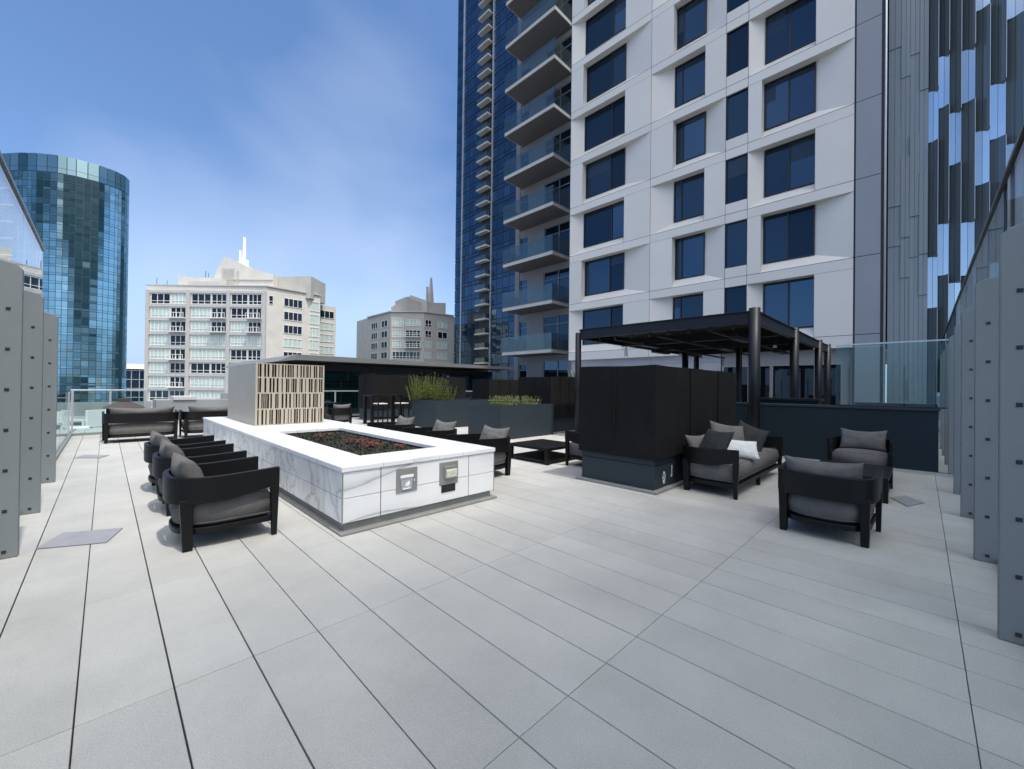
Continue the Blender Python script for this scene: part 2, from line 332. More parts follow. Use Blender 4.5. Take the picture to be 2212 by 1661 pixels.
def windscreen(label, axis, fixed, posts, a0, a1, top):
    w = thing("windscreen", label, "windscreen", (0, 0, 0))
    first = None
    for p in posts:
        loc = (p, fixed, 0) if axis == 'X' else (fixed, p, 0)
        if first is None:
            first = post_mesh(axis).build("post", M_post, w, bevel=0.006)
            first.location = loc
            for k in range(8):
                z = 0.055 + 0.3195 * k
                if z > 2.25: break
                bb = MB()
                if axis == 'X': bb.box((-0.034, -0.085, z - 0.012), (-0.0305, -0.06, z + 0.012))
                else: bb.box((-0.085, -0.034, z - 0.012), (-0.06, -0.0305, z + 0.012))
                bb.build("bolt", M_bolt, first, bevel=0.003)
        else:
            c = dup(first, loc=loc, parent=w)
    s = -0.16
    ps = sorted(posts)
    edges = [a0] + ps + [a1]
    for e0, e1 in zip(edges[:-1], edges[1:]):
        b = MB()
        if e1 - e0 < 0.3: continue
        if axis == 'X': b.box((e0 + 0.006, fixed + s - 0.008, 0.06), (e1 - 0.006, fixed + s + 0.008, top))
        else: b.box((fixed + s - 0.008, e0 + 0.006, 0.06), (fixed + s + 0.008, e1 - 0.006, top))
        b.build("glass_panel", M_glass, w)
    for nm, z0, z1, mt in (("top_rail", top, top + 0.035, M_railblk), ("base_channel", 0.0, 0.058, M_post)):
        b = MB()
        if axis == 'X': b.box((a0, fixed + s - 0.022, z0), (a1, fixed + s + 0.022, z1))
        else: b.box((fixed + s - 0.022, a0, z0), (fixed + s + 0.022, a1, z1))
        b.build(nm, mt, w)
    return w
windscreen("tall glass windscreen with grey steel fins along the right edge of the deck", 'X', -0.312, [3.64, 5.19, 6.85, 8.31, 9.95, 11.5, 13.05, 14.6, 2.09, 0.54], -0.63, 22.0, 3.10)
windscreen("tall glass windscreen with grey steel fins along the left edge of the deck", 'Y', -0.478, [5.115, 6.66, 8.54, 3.56, 2.0, 0.45], -0.44, 8.62, 3.20)

def railing(name, label, pts, top, n_post, glass, rail=True, base=0.0, kerb=0.0):
    w = thing(name, label, "railing", (pts[0][0], pts[0][1], base))
    o = Vector((pts[0][0], pts[0][1], 0)); d = Vector((pts[1][0], pts[1][1], 0)) - o; ln = d.length; ang = math.atan2(d.y, d.x)
    w.rotation_euler = (0, 0, ang)
    n = max(1, n_post)
    for i in range(n):
        a, b = ln * i / n, ln * (i + 1) / n
        MB().box((a + 0.03, -0.007, 0.06 + kerb), (b - 0.03, 0.007, top - 0.02)).build("glass_panel", glass, w)
    if rail:
        for i in range(n + 1):
            MB().box((ln * i / n - 0.022, -0.03, 0), (ln * i / n + 0.022, 0.03, top - 0.001)).build("post", M_rail, w, bevel=0.004)
        MB().box((-0.03, -0.035, top), (ln + 0.03, 0.035, top + 0.045)).build("top_rail", M_rail, w, bevel=0.006)
    MB().box((0, -0.04, 0), (ln, 0.04, 0.06)).build("base_channel", M_post, w)
    return w
railing("glass_railing", "frameless low glass railing on the left edge beyond the tall windscreen", [(-0.638, 8.66), (-0.638, 15.45)], 1.17, 4, M_railglass, rail=False)
railing("glass_railing", "glass railing with silver top rail at the far left end of the deck", [(-0.60, 15.5), (0.80, 15.5)], 1.16, 2, M_railglass)
railing("glass_railing", "long thin glass railing running behind the two planters and bar table", [(5.2, 18.4), (19.5, 18.4)], 1.10, 7, M_railglass)

# ------------------------------------------------------------------ lounge furniture
def sup(a, b, n, t):
    c, s_ = math.cos(t), math.sin(t)
    return (a * math.copysign(abs(c) ** (2 / n), c), b * math.copysign(abs(s_) ** (2 / n), s_))

def u_path(W, D, inset, n=2.9, seg=18):
    """horseshoe in plan, open to +Y; returns list from right front round the back to left front"""
    a = 0.39 - inset; off = W / 2 - 0.39; b = D / 2 - inset
    pts = [(W / 2 - inset, D / 2)]
    pts.append((W / 2 - inset, 0.12))
    for i in range(seg + 1):
        x, y = sup(a, b + 0.0, n, -math.pi / 2 * i / seg); pts.append((x + off, y))
    if off > 0.02: 
        pts.append((-off, -b))
        rng = range(1, seg + 1)
    else: rng = range(1, seg + 1)
    for i in rng:
        x, y = sup(a, b, n, -math.pi / 2 - math.pi / 2 * i / seg); pts.append((x - off, y))
    pts.append((-W / 2 + inset, 0.12)); pts.append((-W / 2 + inset, D / 2))
    out = [pts[0]]
    for p in pts[1:]:
        if math.hypot(p[0] - out[-1][0], p[1] - out[-1][1]) > 1e-4: out.append(p)
    return out

def band(W, D, zt):
    """tall flat arm-and-back band: deeper at the back than at the arm fronts"""
    o = u_path(W, D, 0.0); n_ = len(o)
    i_ = []
    for k in range(n_):
        p = Vector(o[k]).to_3d(); a = Vector(o[max(0, k - 1)]).to_3d(); c = Vector(o[min(n_ - 1, k + 1)]).to_3d()
        t = (c - a).normalized(); nrm = Vector((t.y, -t.x, 0))
        if nrm.dot(Vector((0, 0, 0)) - p) < 0 and k not in (0, n_ - 1): nrm = -nrm
        if k == 0: nrm = Vector((-1, 0, 0))
        if k == n_ - 1: nrm = Vector((1, 0, 0))
        q = p + nrm * 0.042; i_.append((q.x, q.y))
    vs = []
    for k in range(n_):
        y = o[k][1]; s = min(1, max(0, (D / 2 - y) / (D * 0.55))); s = s * s * (3 - 2 * s)
        zl = zt - 0.165 - 0.075 * s; ztop = zt - 0.02 * s
        vs += [(o[k][0], o[k][1], zl), (o[k][0], o[k][1], ztop), (i_[k][0], i_[k][1], ztop), (i_[k][0], i_[k][1], zl)]
    fs = []
    for k in range(n_ - 1):
        b = 4 * k
        for j in range(4): fs.append((b + j, b + (j + 1) % 4, b + 4 + (j + 1) % 4, b + 4 + j))
    fs += [(3, 2, 1, 0), (4 * n_ - 4, 4 * n_ - 3, 4 * n_ - 2, 4 * n_ - 1)]
    return MB().add(vs, fs)

def seat_cushion(W, D, z0, z1, inset=0.055):
    p = u_path(W, D, inset, 2.7, 12)
    p = [(x, min(y, D / 2 - 0.05)) for x, y in p]
    n = len(p); lev = [(z0, 0.035), (z0 + 0.03, 0.008), ((z0 + z1) / 2, -0.012), (z1 - 0.04, 0.004), (z1 - 0.012, 0.03), (z1, 0.075)]
    vs = []
    cx = 0; cy = 0.0
    for z, ins in lev:
        for x, y in p:
            sx = (abs(x) - ins) / abs(x) if abs(x) > 0.05 else 1; sy = (abs(y) - ins) / abs(y) if abs(y) > 0.05 else 1
            vs.append((x * sx, y * sy, z))
    fs = []
    for l in range(len(lev) - 1):
        for i in range(n): fs.append((l * n + i, l * n + (i + 1) % n, (l + 1) * n + (i + 1) % n, (l + 1) * n + i))
    fs.append(tuple(reversed(range(n))))
    vs.append((0, 0, z1 + 0.018)); c = len(vs) - 1; b = (len(lev) - 1) * n
    for i in range(n): fs.append((b + i, b + (i + 1) % n, c))
    mb = MB().add(vs, fs)
    for lv_ in (1, 4):
        for i in range(n):
            mb.tube(vs[lv_ * n + i], vs[lv_ * n + (i + 1) % n], 0.0055, None, 6, 0, False)
    return mb

def pillow(w, h, t, sag=0.03, seed=0, nx=26, nz=20, pinch=0.06):
    """scatter cushion lying in local XZ, thickness along Y, with pointed corners and a soft sag"""
    vs = []; fs = []
    for side in (1, -1):
        for j in range(nz + 1):
            for i in range(nx + 1):
                u = 2 * i / nx - 1; v = 2 * j / nz - 1
                pu = 1 - pinch * (1 - v * v) ** 1.0 * 0; 
                x = w / 2 * u * (1 - pinch * (1 - v * v)) ; z = h / 2 * v * (1 - pinch * (1 - u * u))
                th = t / 2 * (max(0, 1 - u * u) * max(0, 1 - v * v)) ** 0.42
                wr = 0.012 * noise.noise(Vector((u * 2.3 + seed, v * 2.3, side * 0.5 + seed))) * (1 - u ** 4) * (1 - v ** 4)
                z2 = z - sag * (1 - u * u) * max(0, v)
                vs.append((x, side * (th + wr) + 0.0, z2))
    m_ = (nx + 1) * (nz + 1)
    for sd in (0, 1):
        for j in range(nz):
            for i in range(nx):
                a = sd * m_ + j * (nx + 1) + i
                q = (a, a + 1, a + nx + 2, a + nx + 1); fs.append(q if sd else tuple(reversed(q)))
    mb = MB().add(vs, fs)
    return mb

def place_pillow(mb, loc, rot, name, m_, parent):
    M = Matrix.Translation(loc) @ (Matrix.Rotation(rot[2], 4, 'Z') @ Matrix.Rotation(rot[0], 4, 'X') @ Matrix.Rotation(rot[1], 4, 'Y'))
    mb.v = [tuple(M @ Vector(v)) for v in mb.v]
    o = mb.build(name, m_, parent, smooth=True, recalc=False)
    bm = bmesh.new(); bm.from_mesh(o.data); bmesh.ops.remove_doubles(bm, verts=bm.verts, dist=0.0005); bmesh.ops.recalc_face_normals(bm, faces=bm.faces); bm.to_mesh(o.data); bm.free()
    return o

def lounge(name, label, cat, W, D, loc, rz, group=None, zt=0.63, pillows=1, mid=False):
    t = thing(name, label, cat, loc, rz, group)
    band(W, D, zt).build("arm_band", M_black, t, bevel=0.006)
    for s in (-1, 1):
        MB().taper((s * (W / 2 - 0.030), D / 2 - 0.035), 0.020, 0.022, 0.028, 0.034, 0, zt - 0.1655).build("leg", M_black, t, bevel=0.006)
        lx = W / 2 - 0.085 if W < 1 else W / 2 - 0.075
        MB().taper((s * lx, -D / 2 + 0.135), 0.030, 0.034, 0.038, 0.045, 0, zt - 0.20, 0, (s * lx, -D / 2 + 0.12)).build("leg", M_black, t, bevel=0.008)
        if mid: MB().taper((s * 0.02, s * (D / 2 - 0.06)), 0.022, 0.024, 0.03, 0.03, 0, 0.125).build("leg", M_black, t, bevel=0.006)
    p = [(x, min(y, D / 2 - 0.03)) for x, y in u_path(W, D, 0.045, 2.7, 12)]
    MB().prism(p, 0.125, 0.178).build("base_frame", M_black, t, bevel=0.008)
    seat_cushion(W, D, 0.18, 0.425).build("seat_cushion", M_fabric, t, smooth=True)
    n = pillows
    for k in range(n):
        pw = (W - 0.16) / n
        x = -W / 2 + 0.08 + pw * (k + 0.5)
        place_pillow(pillow(pw * 0.97, 0.38, 0.19, 0.04, seed=k * 3.1 + W), Vector((x, -D / 2 + 0.165, zt - 0.045)), (R(24), 0, 0), "back_cushion", M_fabric, t)
    return t

AC, AG = "armchair", "armchairs beside the marble planter"
ch = lounge("armchair", "black framed grey armchair left of the marble planter, nearest the camera", AC, 0.79, 0.80, (0.765, 4.625, 0), R(-90), AG)
dup(ch, (0.775, 5.90, 0), R(-91), "black framed grey armchair left of the marble planter, middle of the row")
dup(ch, (0.765, 7.07, 0), R(-89), "black framed grey armchair left of the marble planter, last in the row and farthest away")
dup(ch, (4.26, 4.93, 0), R(90), "black framed armchair right of the marble planter, nearest the front corner, fully in view")
dup(ch, (4.28, 6.35, 0), R(91), "black framed armchair right of the marble planter, second one back")
dup(ch, (4.26, 7.75, 0), R(89), "black framed armchair right of the marble planter, third and farthest back")
c = dup(ch, (6.26, 4.13, 0), R(0), "armchair half hidden behind the black canvas covered box, beside the open coffee table")
c = dup(ch, (5.115, 0.665, 0), R(-90), "large armchair seen from behind at the right, nearest the grey steel fins"); c["group"] = "armchairs in the shaded right corner"
c = dup(ch, (8.80, 0.70, 0), R(90), "armchair facing the camera in front of the dark blue wall"); c["group"] = "armchairs in the shaded right corner"

lounge("sofa", "long grey sofa with loose pillows against the black canvas box", "sofa", 2.34, 0.80, (6.83, 2.03, 0), R(180), mid=True, pillows=2)
lounge("loveseat", "grey loveseat seen from behind at the far left by the glass railing", "sofa", 1.38, 0.82, (0.64, 13.38, 0), 0, "loveseats at the far end", zt=0.70)
lounge("loveseat", "grey loveseat seen from behind, partly hidden by the marble planter", "sofa", 1.38, 0.82, (2.07, 13.38, 0), 0, "loveseats at the far end", zt=0.70)

def throw(label, mt, w, h, t, loc, rot, seed, group="loose pillows on the sofa"):
    o = place_pillow(pillow(w, h, t, 0.02, seed), Vector((0, 0, 0)), rot, "throw_pillow", mt, None); o.location = loc
    return tag(o, label, "pillow", group)
throw("charcoal pillow leaning on the near arm of the sofa", M_fabdark, 0.46, 0.44, 0.16, (5.86, 1.98, 0.66), (R(30), R(0), R(62)), 1)
throw("big mid grey pillow standing behind the pale one on the sofa", M_fabric, 0.60, 0.46, 0.17, (6.72, 2.08, 0.665), (R(-18), R(9), R(-30)), 2)
throw("pale striped lumbar pillow lying on the sofa seat", M_fablight, 0.54, 0.32, 0.15, (6.42, 1.86, 0.555), (R(-44), R(4), R(-58)), 3)
throw("dark charcoal pillow standing at the right of the pale striped one", M_fabdark, 0.46, 0.46, 0.18, (7.34, 1.95, 0.63), (R(-24), R(24), R(-62)), 4)

def coffee_table(label, x0, y0, x1, y1, z, slab=False):
    t = thing("coffee_table", label, "table", ((x0 + x1) / 2, (y0 + y1) / 2, 0), 0, "low black coffee tables")
    a, b = (x1 - x0) / 2, (y1 - y0) / 2
    MB().box((-a, -b, z - 0.05), (a, b, z)).build("tabletop", M_black, t, bevel=0.005)
    for sx in (-1, 1):
        for sy in (-1, 1):
            MB().box((sx * a, sy * b, 0), (sx * (a - 0.075), sy * (b - 0.075), z - 0.051)).build("leg", M_black, t, bevel=0.004)
    MB().box((-a + 0.02, -b + 0.02, 0.03), (a - 0.02, b - 0.02, 0.075)).build("shelf", M_black, t, bevel=0.004)
    return t
coffee_table("low open black coffee table beyond the marble planter's right corner", 5.62, 4.72, 6.62, 5.72, 0.30)
coffee_table("low dark coffee table between the two facing armchairs at the right", 6.90, 0.29, 8.08, 1.12, 0.31)

# ------------------------------------------------------------------ marble planter
pt = thing("marble_planter", "long white marble planter with grey veins in the middle of the deck", "planter", (2.53, 7.6, 0))
X0, X1, Y0, Y1, ZT = 1.58, 3.485, 3.81, 11.45, 0.63
def P(o): o.location = (-2.53, -7.6, 0); return o
P(MB().box((X0 + 0.03, Y0 + 0.03, 0.0), (X1 - 0.03, Y1 - 0.03, 0.085)).build("plinth", M_stonebase, pt))
P(MB().box((X0 - 0.03, Y0 - 0.05, 0.0), (X1 + 0.02, Y1 + 0.02, 0.022)).build("base_ledge", M_stonebase, pt, bevel=0.004))
P(MB().box((X0 + 0.03, Y0 + 0.03, 0.086), (X1 - 0.03, 4.33, 0.55)).box((X0 + 0.03, 7.42, 0.086), (X1 - 0.03, Y1 - 0.03, 0.55)).box((X0 + 0.03, 4.331, 0.086), (1.975, 7.419, 0.55)).box((3.005, 4.331, 0.086), (X1 - 0.03, 7.419, 0.55)).build("core", M_stonebase, pt))
cl = MB(); j = 0.005
for a, b in ((X0, 1.96), (1.965, 3.079), (3.084, X1)):       # front cladding
    for z0, z1 in ((0.10, 0.328), (0.334, 0.578)):
        if a == 1.965 and z1 == 0.578: pass
        cl.box((a + j / 2, Y0, z0), (b - j / 2, Y0 + 0.028, z1))
ys = [Y0 + 0.03, 5.35, 6.87, 8.4, 9.93, Y1]
for a, b in zip(ys[:-1], ys[1:]):                              # left and right cladding
    for z0, z1 in ((0.10, 0.328), (0.334, 0.578)):
        cl.box((X0, a + j / 2, z0), (X0 + 0.028, b - j / 2, z1)); cl.box((X1 - 0.028, a + j / 2, z0), (X1, b - j / 2, z1))
P(cl.build("cladding", M_marble, pt, bevel=0.002, seg=1))
cp = MB()
def cap(x0, y0, x1, y1): cp.box((x0 + 0.002, y0 + 0.002, 0.582), (x1 - 0.002, y1 - 0.002, ZT))
OX0, OX1, OY0, OY1 = 1.985, 2.995, 4.335, 7.41
ycap = [Y0 - 0.015, 5.6, 7.5, 9.45, Y1 + 0.01]
for a, b in zip(ycap[:-1], ycap[1:]): cap(X0 - 0.015, a, OX0, b); cap(OX1, a, X1 + 0.015, b)
for a, b in ((OX0, 2.33), (2.33, 2.66), (2.66, OX1)): cap(a, Y0 - 0.015, b, OY0)
for a, b in ((OX0, 2.30), (2.30, 2.62), (2.62, OX1)): cap(a, OY1, b, 8.3)
cap(OX0, 8.3, OX1, Y1 + 0.01)
P(cp.build("coping", M_coping, pt, bevel=0.004))
so = MB(); nx, ny = 24, 66
vs = []; fs = []
for jy in range(ny + 1):
    for ix in range(nx + 1):
        x = OX0 - 0.03 + (OX1 - OX0 + 0.06) * ix / nx; y = OY0 - 0.03 + (OY1 - OY0 + 0.06) * jy / ny
        vs.append((x, y, 0.545 + 0.035 * noise.noise(Vector((x * 5, y * 5, 3))) + 0.02 * noise.noise(Vector((x * 19, y * 19, 1)))))
for jy in range(ny):
    for ix in range(nx):
        a = jy * (nx + 1) + ix; fs.append((a, a + 1, a + nx + 2, a + nx + 1))
P(so.add(vs, fs).build("soil", M_soil, pt, smooth=True))
# service plates in the front face
yf = Y0
pl = P(MB().box((2.127, yf - 0.010, 0.288), (2.374, yf + 0.002, 0.538)).build("service_plate", M_plate, pt, bevel=0.003))
b = MB(); b.prism([(2.19, 0.315), (2.30, 0.315), (2.318, 0.435), (2.172, 0.435)], 0, 0.006, M=Matrix(((1, 0, 0, 0), (0, 0, -1, yf - 0.0105), (0, 1, 0, 0), (0, 0, 0, 1))))
b.build("recess", M_rail, pl, bevel=0.002)
b = MB()
b.box((2.170, yf - 0.022, 0.438), (2.322, yf - 0.011, 0.466))
Mp = Matrix(((1, 0, 0, 0), (0, 0, -1, yf - 0.017), (0, 1, 0, 0), (0, 0, 0, 1)))
for poly in ([(2.225, 0.352), (2.262, 0.345), (2.285, 0.372), (2.268, 0.405), (2.252, 0.385), (2.236, 0.398)], [(2.198, 0.318), (2.288, 0.322), (2.282, 0.336), (2.24, 0.330), (2.205, 0.338)], [(2.328, 0.392), (2.336, 0.388), (2.337, 0.41), (2.329, 0.412)]):
    b.prism(poly, 0, 0.006, M=Mp)
b.build("latch", M_white, pl, bevel=0.002)
pl2 = P(MB().box((2.660, yf - 0.010, 0.282), (2.918, yf + 0.002, 0.540)).build("service_plate", M_plate, pt, bevel=0.012, seg=3))
MB().box((2.715, yf - 0.03, 0.352), (2.885, yf - 0.011, 0.497)).build("cover_frame", M_plate, pl2, bevel=0.008)
MB().box((2.728, yf - 0.055, 0.362), (2.875, yf - 0.031, 0.458)).build("acrylic_cover", M_greygreen, pl2, bevel=0.012, seg=3)
P(MB().box((2.690, yf - 0.006, 0.196), (2.882, yf + 0.002, 0.2795)).build("vent_opening", M_frame, pt))
tr = MB()
for x in (X0 - 0.004, X1 - 0.004): tr.box((x, Y0 - 0.005, 0.09), (x + 0.008, Y0 + 0.004, 0.58))
P(tr.build("corner_trim", M_plate, pt))
# red succulents and ground cover in the planter
def tuft(mb, c, n, h, spread, w, lean=0.5, mi=0, curve=0.3, rr=rnd):
    for _ in range(n):
        a = rr.uniform(0, 2 * math.pi); r = spread * math.sqrt(rr.random()); p = Vector((c[0] + r * math.cos(a), c[1] + r * math.sin(a), c[2]))
        hh = h * rr.uniform(0.55, 1.1); d = Vector((math.cos(a) * lean * rr.random(), math.sin(a) * lean * rr.random(), 1)).normalized()
        sd = Vector((-math.sin(a + rr.uniform(-1, 1)), math.cos(a + rr.uniform(-1, 1)), 0)).normalized() * w * 0.5
        q = p + d * hh * 0.55; e = p + d * hh + Vector((d.x, d.y, -0.2)) * hh * curve
        mb.add([p - sd, p + sd, q + sd * 0.9, q - sd * 0.9, e], [(0, 1, 2, 3), (3, 2, 4)], mi)
def rosette(mb, c, r, n, mi=0):
    for k in range(n):
        a = k * 2.4 + rnd.random(); el = 0.25 + 1.1 * k / n; l = r * (1 - 0.4 * k / n)
        d = Vector((math.cos(a) * math.cos(el), math.sin(a) * math.cos(el), math.sin(el))); s_ = Vector((-math.sin(a), math.cos(a), 0)) * l * 0.3
        p = Vector(c); mb.add([p, p + d * l * 0.6 + s_, p + d * l, p + d * l * 0.6 - s_], [(0, 1, 2, 3)], mi)
SL = "red and coral succulent cluster growing in the marble planter's dark soil"
for (x, y, n, sp) in ((2.62, 5.62, 13, 0.12), (2.70, 5.40, 11, 0.11), (2.52, 5.80, 8, 0.10), (2.56, 5.28, 6, 0.08), (2.83, 4.98, 8, 0.08), (2.40, 6.70, 4, 0.07), (2.62, 6.90, 4, 0.07)):
    mb = MB()
    for k in range(n):
        a = k * 2.4; r = sp * math.sqrt((k + 0.3) / n)
        rosette(mb, (x + r * math.cos(a) * 0.8, y + r * math.sin(a), 0.555 + rnd.uniform(0, 0.06)), rnd.uniform(0.028, 0.05), 12)
    tag(mb.build("red_succulent", M_red, recalc=False), SL, "plant", "red succulents in the marble planter")
mb = MB()
for _ in range(2600):
    x = rnd.uniform(OX0 + 0.02, OX1 - 0.02); y = rnd.uniform(OY0 + 0.02, OY1 - 0.02)
    tuft(mb, (x, y, 0.535 + 0.035 * noise.noise(Vector((x * 5, y * 5, 3)))), 2, 0.055, 0.02, 0.018, 1.2)
tag(mb.build("ground_cover", M_mulch, recalc=False), "dark low ground cover and mulch filling the marble planter", "ground cover", kind="stuff")

# slotted screen box on the planter
bx = thing("screen_box", "champagne metal box with rows of slots standing on the marble planter", "screen box", (2.54, 9.75, ZT))
bx0, bx1, by0, by1, bh = 1.945, 3.16, 8.60, 10.95, 1.155
def Q(o): o.location = (-2.54, -9.75, -ZT); return o
z0 = ZT + 0.002; z1 = ZT + bh
M_boxside = mat("darker_side_panel", (0.36, 0.33, 0.28), 0.5, metal=0.1, var=0.05, vscale=1.5)  # side panels in a darker tone than the champagne front
Q(MB().box((bx0, by0 + 0.03, z0), (bx0 + 0.012, by1, z1)).box((bx1 - 0.012, by0 + 0.03, z0), (bx1, by1, z1)).box((bx0 + 0.012, by1 - 0.012, z0), (bx1 - 0.012, by1, z1)).box((bx0 + .012, by0 + 0.2, z0), (bx1 - .012, by0 + 0.215, z1 - 0.01), 1).build("side_panel", [M_boxside, M_frame], bx))
sl = MB(); rows = 4; rh = (z1 - z0) / rows
th = (by0, by0 + 0.02)
def fbar(xa, xb, za, zb): sl.box((xa, th[0], za), (xb, th[1], zb))
zr = [z0] + [z0 + 0.30 * 1, z0 + 0.30 * 2, z0 + 0.30 * 3 - 0.01, z1]
for r_ in range(rows):
    za, zb = zr[r_], zr[r_ + 1]
    fbar(bx0, bx1, za, za + 0.012); fbar(bx0, bx1, zb - 0.012, zb)
    x = bx0; fbar(x, x + 0.035, za + 0.012, zb - 0.012); x += 0.035
    while x < bx1 - 0.035:
        slot = rnd.choice((0.016, 0.022, 0.028, 0.032)); bar = rnd.choice((0.008, 0.010, 0.022, 0.034, 0.044, 0.052))
        x += slot
        if x + bar > bx1 - 0.02: bar = bx1 - x
        if bar > 0.001: fbar(x, x + bar, za + 0.012, zb - 0.012)
        x += bar
    if x < bx1: fbar(x, bx1, za + 0.012, zb - 0.012)
Q(sl.build("slotted_front", M_champ, bx))
Q(MB().box((bx0 + 0.013, by0 + 0.021, z1 - 0.011), (bx1 - 0.013, by1 - 0.013, z1 - 0.002)).build("lid", M_champ, bx))

# ------------------------------------------------------------------ canvas covered boxes
def covered_box(label, x0, y0, x1, y1, detail=False):
    t = thing("covered_box", label, "covered box", ((x0 + x1) / 2, (y0 + y1) / 2, 0), 0, "black canvas covered boxes")
    a, b = (x1 - x0) / 2, (y1 - y0) / 2
    MB().box((-a - 0.07, -b - 0.07, 0), (a + 0.07, b + 0.07, 0.035)).build("pad", M_stonebase, t, bevel=0.006)
    MB().box((-a, -b, 0.036), (a, b, 0.36)).box((-a - 0.004, -b - 0.004, 0.366), (a + 0.004, b + 0.004, 0.50)).build("base", M_steelblue, t, bevel=0.006)
    cv = MB(); n = 40; m_ = 18
    ring = []
    per = []
    for i in range(n): per.append((-a + 2 * a * i / n, -b, 0))
    for i in range(m_): per.append((a, -b + 2 * b * i / m_, 1))
    for i in range(n): per.append((a - 2 * a * i / n, b, 2))
    for i in range(m_): per.append((-a, b - 2 * b * i / m_, 3))
    vs = []; lv = 20
    for k in range(lv + 1):
        for (x, y, sd) in per:
            f = k / lv; o_ = 0.026 + 0.022 * noise.noise(Vector((x * 1.1 + x0, y * 1.1, f * 1.3))) + 0.006 * noise.noise(Vector((x * 6 + x0, y * 6, f * 3))) + 0.012 * (1 - f)
            nx_ = 1 if x > a - 1e-4 else (-1 if x < -a + 1e-4 else 0); ny_ = 1 if y > b - 1e-4 else (-1 if y < -b + 1e-4 else 0)
            zz = (0.445 + 0.012 * noise.noise(Vector((x * 2, y * 2, 5)))) * (1 - f) + f * (1.715 + 0.012 * noise.noise(Vector((x * 1.5, y * 1.5, 9))))
            vs.append((x + nx_ * o_, y + ny_ * o_, zz))
    q = len(per); fs = []
    for k in range(lv):
        for i in range(q): fs.append((k * q + i, k * q + (i + 1) % q, (k + 1) * q + (i + 1) % q, (k + 1) * q + i))
    vs.append((0, 0, 1.735)); fs += [(lv * q + i, lv * q + (i + 1) % q, len(vs) - 1) for i in range(q)]
    cv.add(vs, fs).build("canvas_cover", M_canvas, t, smooth=False)
    sm = MB()
    for xs in (-a * 0.33, a * 0.4): sm.box((xs - 0.012, -b - 0.056, 0.47), (xs + 0.012, -b - 0.03, 1.70))
    for ys in (0.0,): sm.box((-a - 0.056, ys - 0.012, 0.47), (-a - 0.03, ys + 0.012, 1.70))
    sm.build("cover_seam", M_canvas, t, bevel=0.004)
    return t
cb = covered_box("large black canvas covered box on a slate blue base beside the sofa", 5.20, 2.52, 8.46, 3.68)
pl = MB()
for i in range(20):
    a0 = 2 * math.pi * i / 20; a1 = 2 * math.pi * (i + 1) / 20
    for r0_, r1_ in ((0.75, 1.0),):
        pts = [(0.043 * r * math.cos(a), 0.085 * r * math.sin(a)) for r, a in ((r0_, a0), (r1_, a0), (r1_, a1), (r0_, a1))]
        pl.add([(p[0], 0, p[1]) for p in pts], [(0, 1, 2, 3)])
for k in range(14):
    x, z = rnd.uniform(-0.024, 0.024), rnd.uniform(-0.055, 0.055); pl.box((x - 0.004, -0.001, z - 0.006), (x + 0.004, 0.001, z + 0.006))
o = pl.build("outlet_cover", M_white, cb, recalc=False); o.location = (-1.63 + 0.30, -0.583, 0.17)
o = MB().box((0, 0, 0), (0.012, 0.006, 0.16)).box((-0.02, 0, 0), (0, 0.006, 0.03)).build("outlet_latch", M_white, cb); o.location = (-1.63 + 0.54, -0.588, 0.15)
covered_box("black canvas covered box standing beyond the shorter planter, left of the pergola post", 9.52, 7.90, 10.75, 9.20)
covered_box("wide dark canvas covered box behind the yellow green plants", 7.35, 15.2, 12.0, 16.2).scale = (1, 1, 1.05)
covered_box("small dark canvas covered box in front of the pavilion glass", 13.0, 14.6, 14.95, 15.8).scale = (1, 1, 1.02)

# ------------------------------------------------------------------ planters and plants
def planter(label, x0, y0, x1, y1, h, rz=0):
    t = thing("planter_box", label, "planter", ((x0 + x1) / 2, (y0 + y1) / 2, 0), rz, "slate blue planter boxes")
    a, b = (x1 - x0) / 2, (y1 - y0) / 2
    MB().box((-a, -b, 0), (a, -b + 0.03, h)).box((-a, b - 0.03, 0), (a, b, h)).box((-a, -b + 0.03, 0), (-a + 0.03, b - 0.03, h)).box((a - 0.03, -b + 0.03, 0), (a, b - 0.03, h)).build("box", M_steelblue, t, bevel=0.004)
    MB().box((-a + 0.03, -b + 0.03, h - 0.3), (a - 0.03, b - 0.03, h - 0.07)).build("soil", M_soil, t)
    return t
planter("taller slate blue planter box behind, holding tall yellow green rushes", 7.62, 11.15, 10.2, 12.6, 0.92)
planter("slate blue planter box in front, holding short sage green plants", 7.28, 7.72, 9.45, 9.05, 0.90)
def rush(label, x, y, z, h, n, sp, mt, w=0.02):
    mb = MB()
    for _ in range(n):
        a = rnd.uniform(0, 6.28); r = sp * rnd.random() ** 0.7; px = x + r * math.cos(a); py = y + r * math.sin(a)
        ln = Vector((math.cos(a) * r / sp * 0.40 + rnd.uniform(-.1, .1), math.sin(a) * r / sp * 0.35 + rnd.uniform(-.1, .1), 1)).normalized()
        hh = h * rnd.uniform(0.55, 1.05); top = Vector((px, py, z)) + ln * hh
        mb.tube((px, py, z - 0.02), top, 0.006, 0.002, 4, 1, False)
        k = int(hh / 0.022)
        for i in range(k):
            f = i / k
            if f < 0.12: continue
            p = Vector((px, py, z)) + ln * hh * f; an = i * 2.4 + rnd.random(); d = Vector((math.cos(an) * 0.6, math.sin(an) * 0.6, 0.9)).normalized(); s_ = Vector((-math.sin(an), math.cos(an), 0)) * w * 0.3
            l = w * 2.2 * (1 - 0.5 * f)
            mb.add([p - s_ * 0.5, p + s_ * 0.5, p + d * l * .6 + s_, p + d * l], [(0, 1, 2, 3)], 0)
    return tag(mb.build("shrub", [mt, M_stem], recalc=False), label, "plant", "plants in the planter boxes")
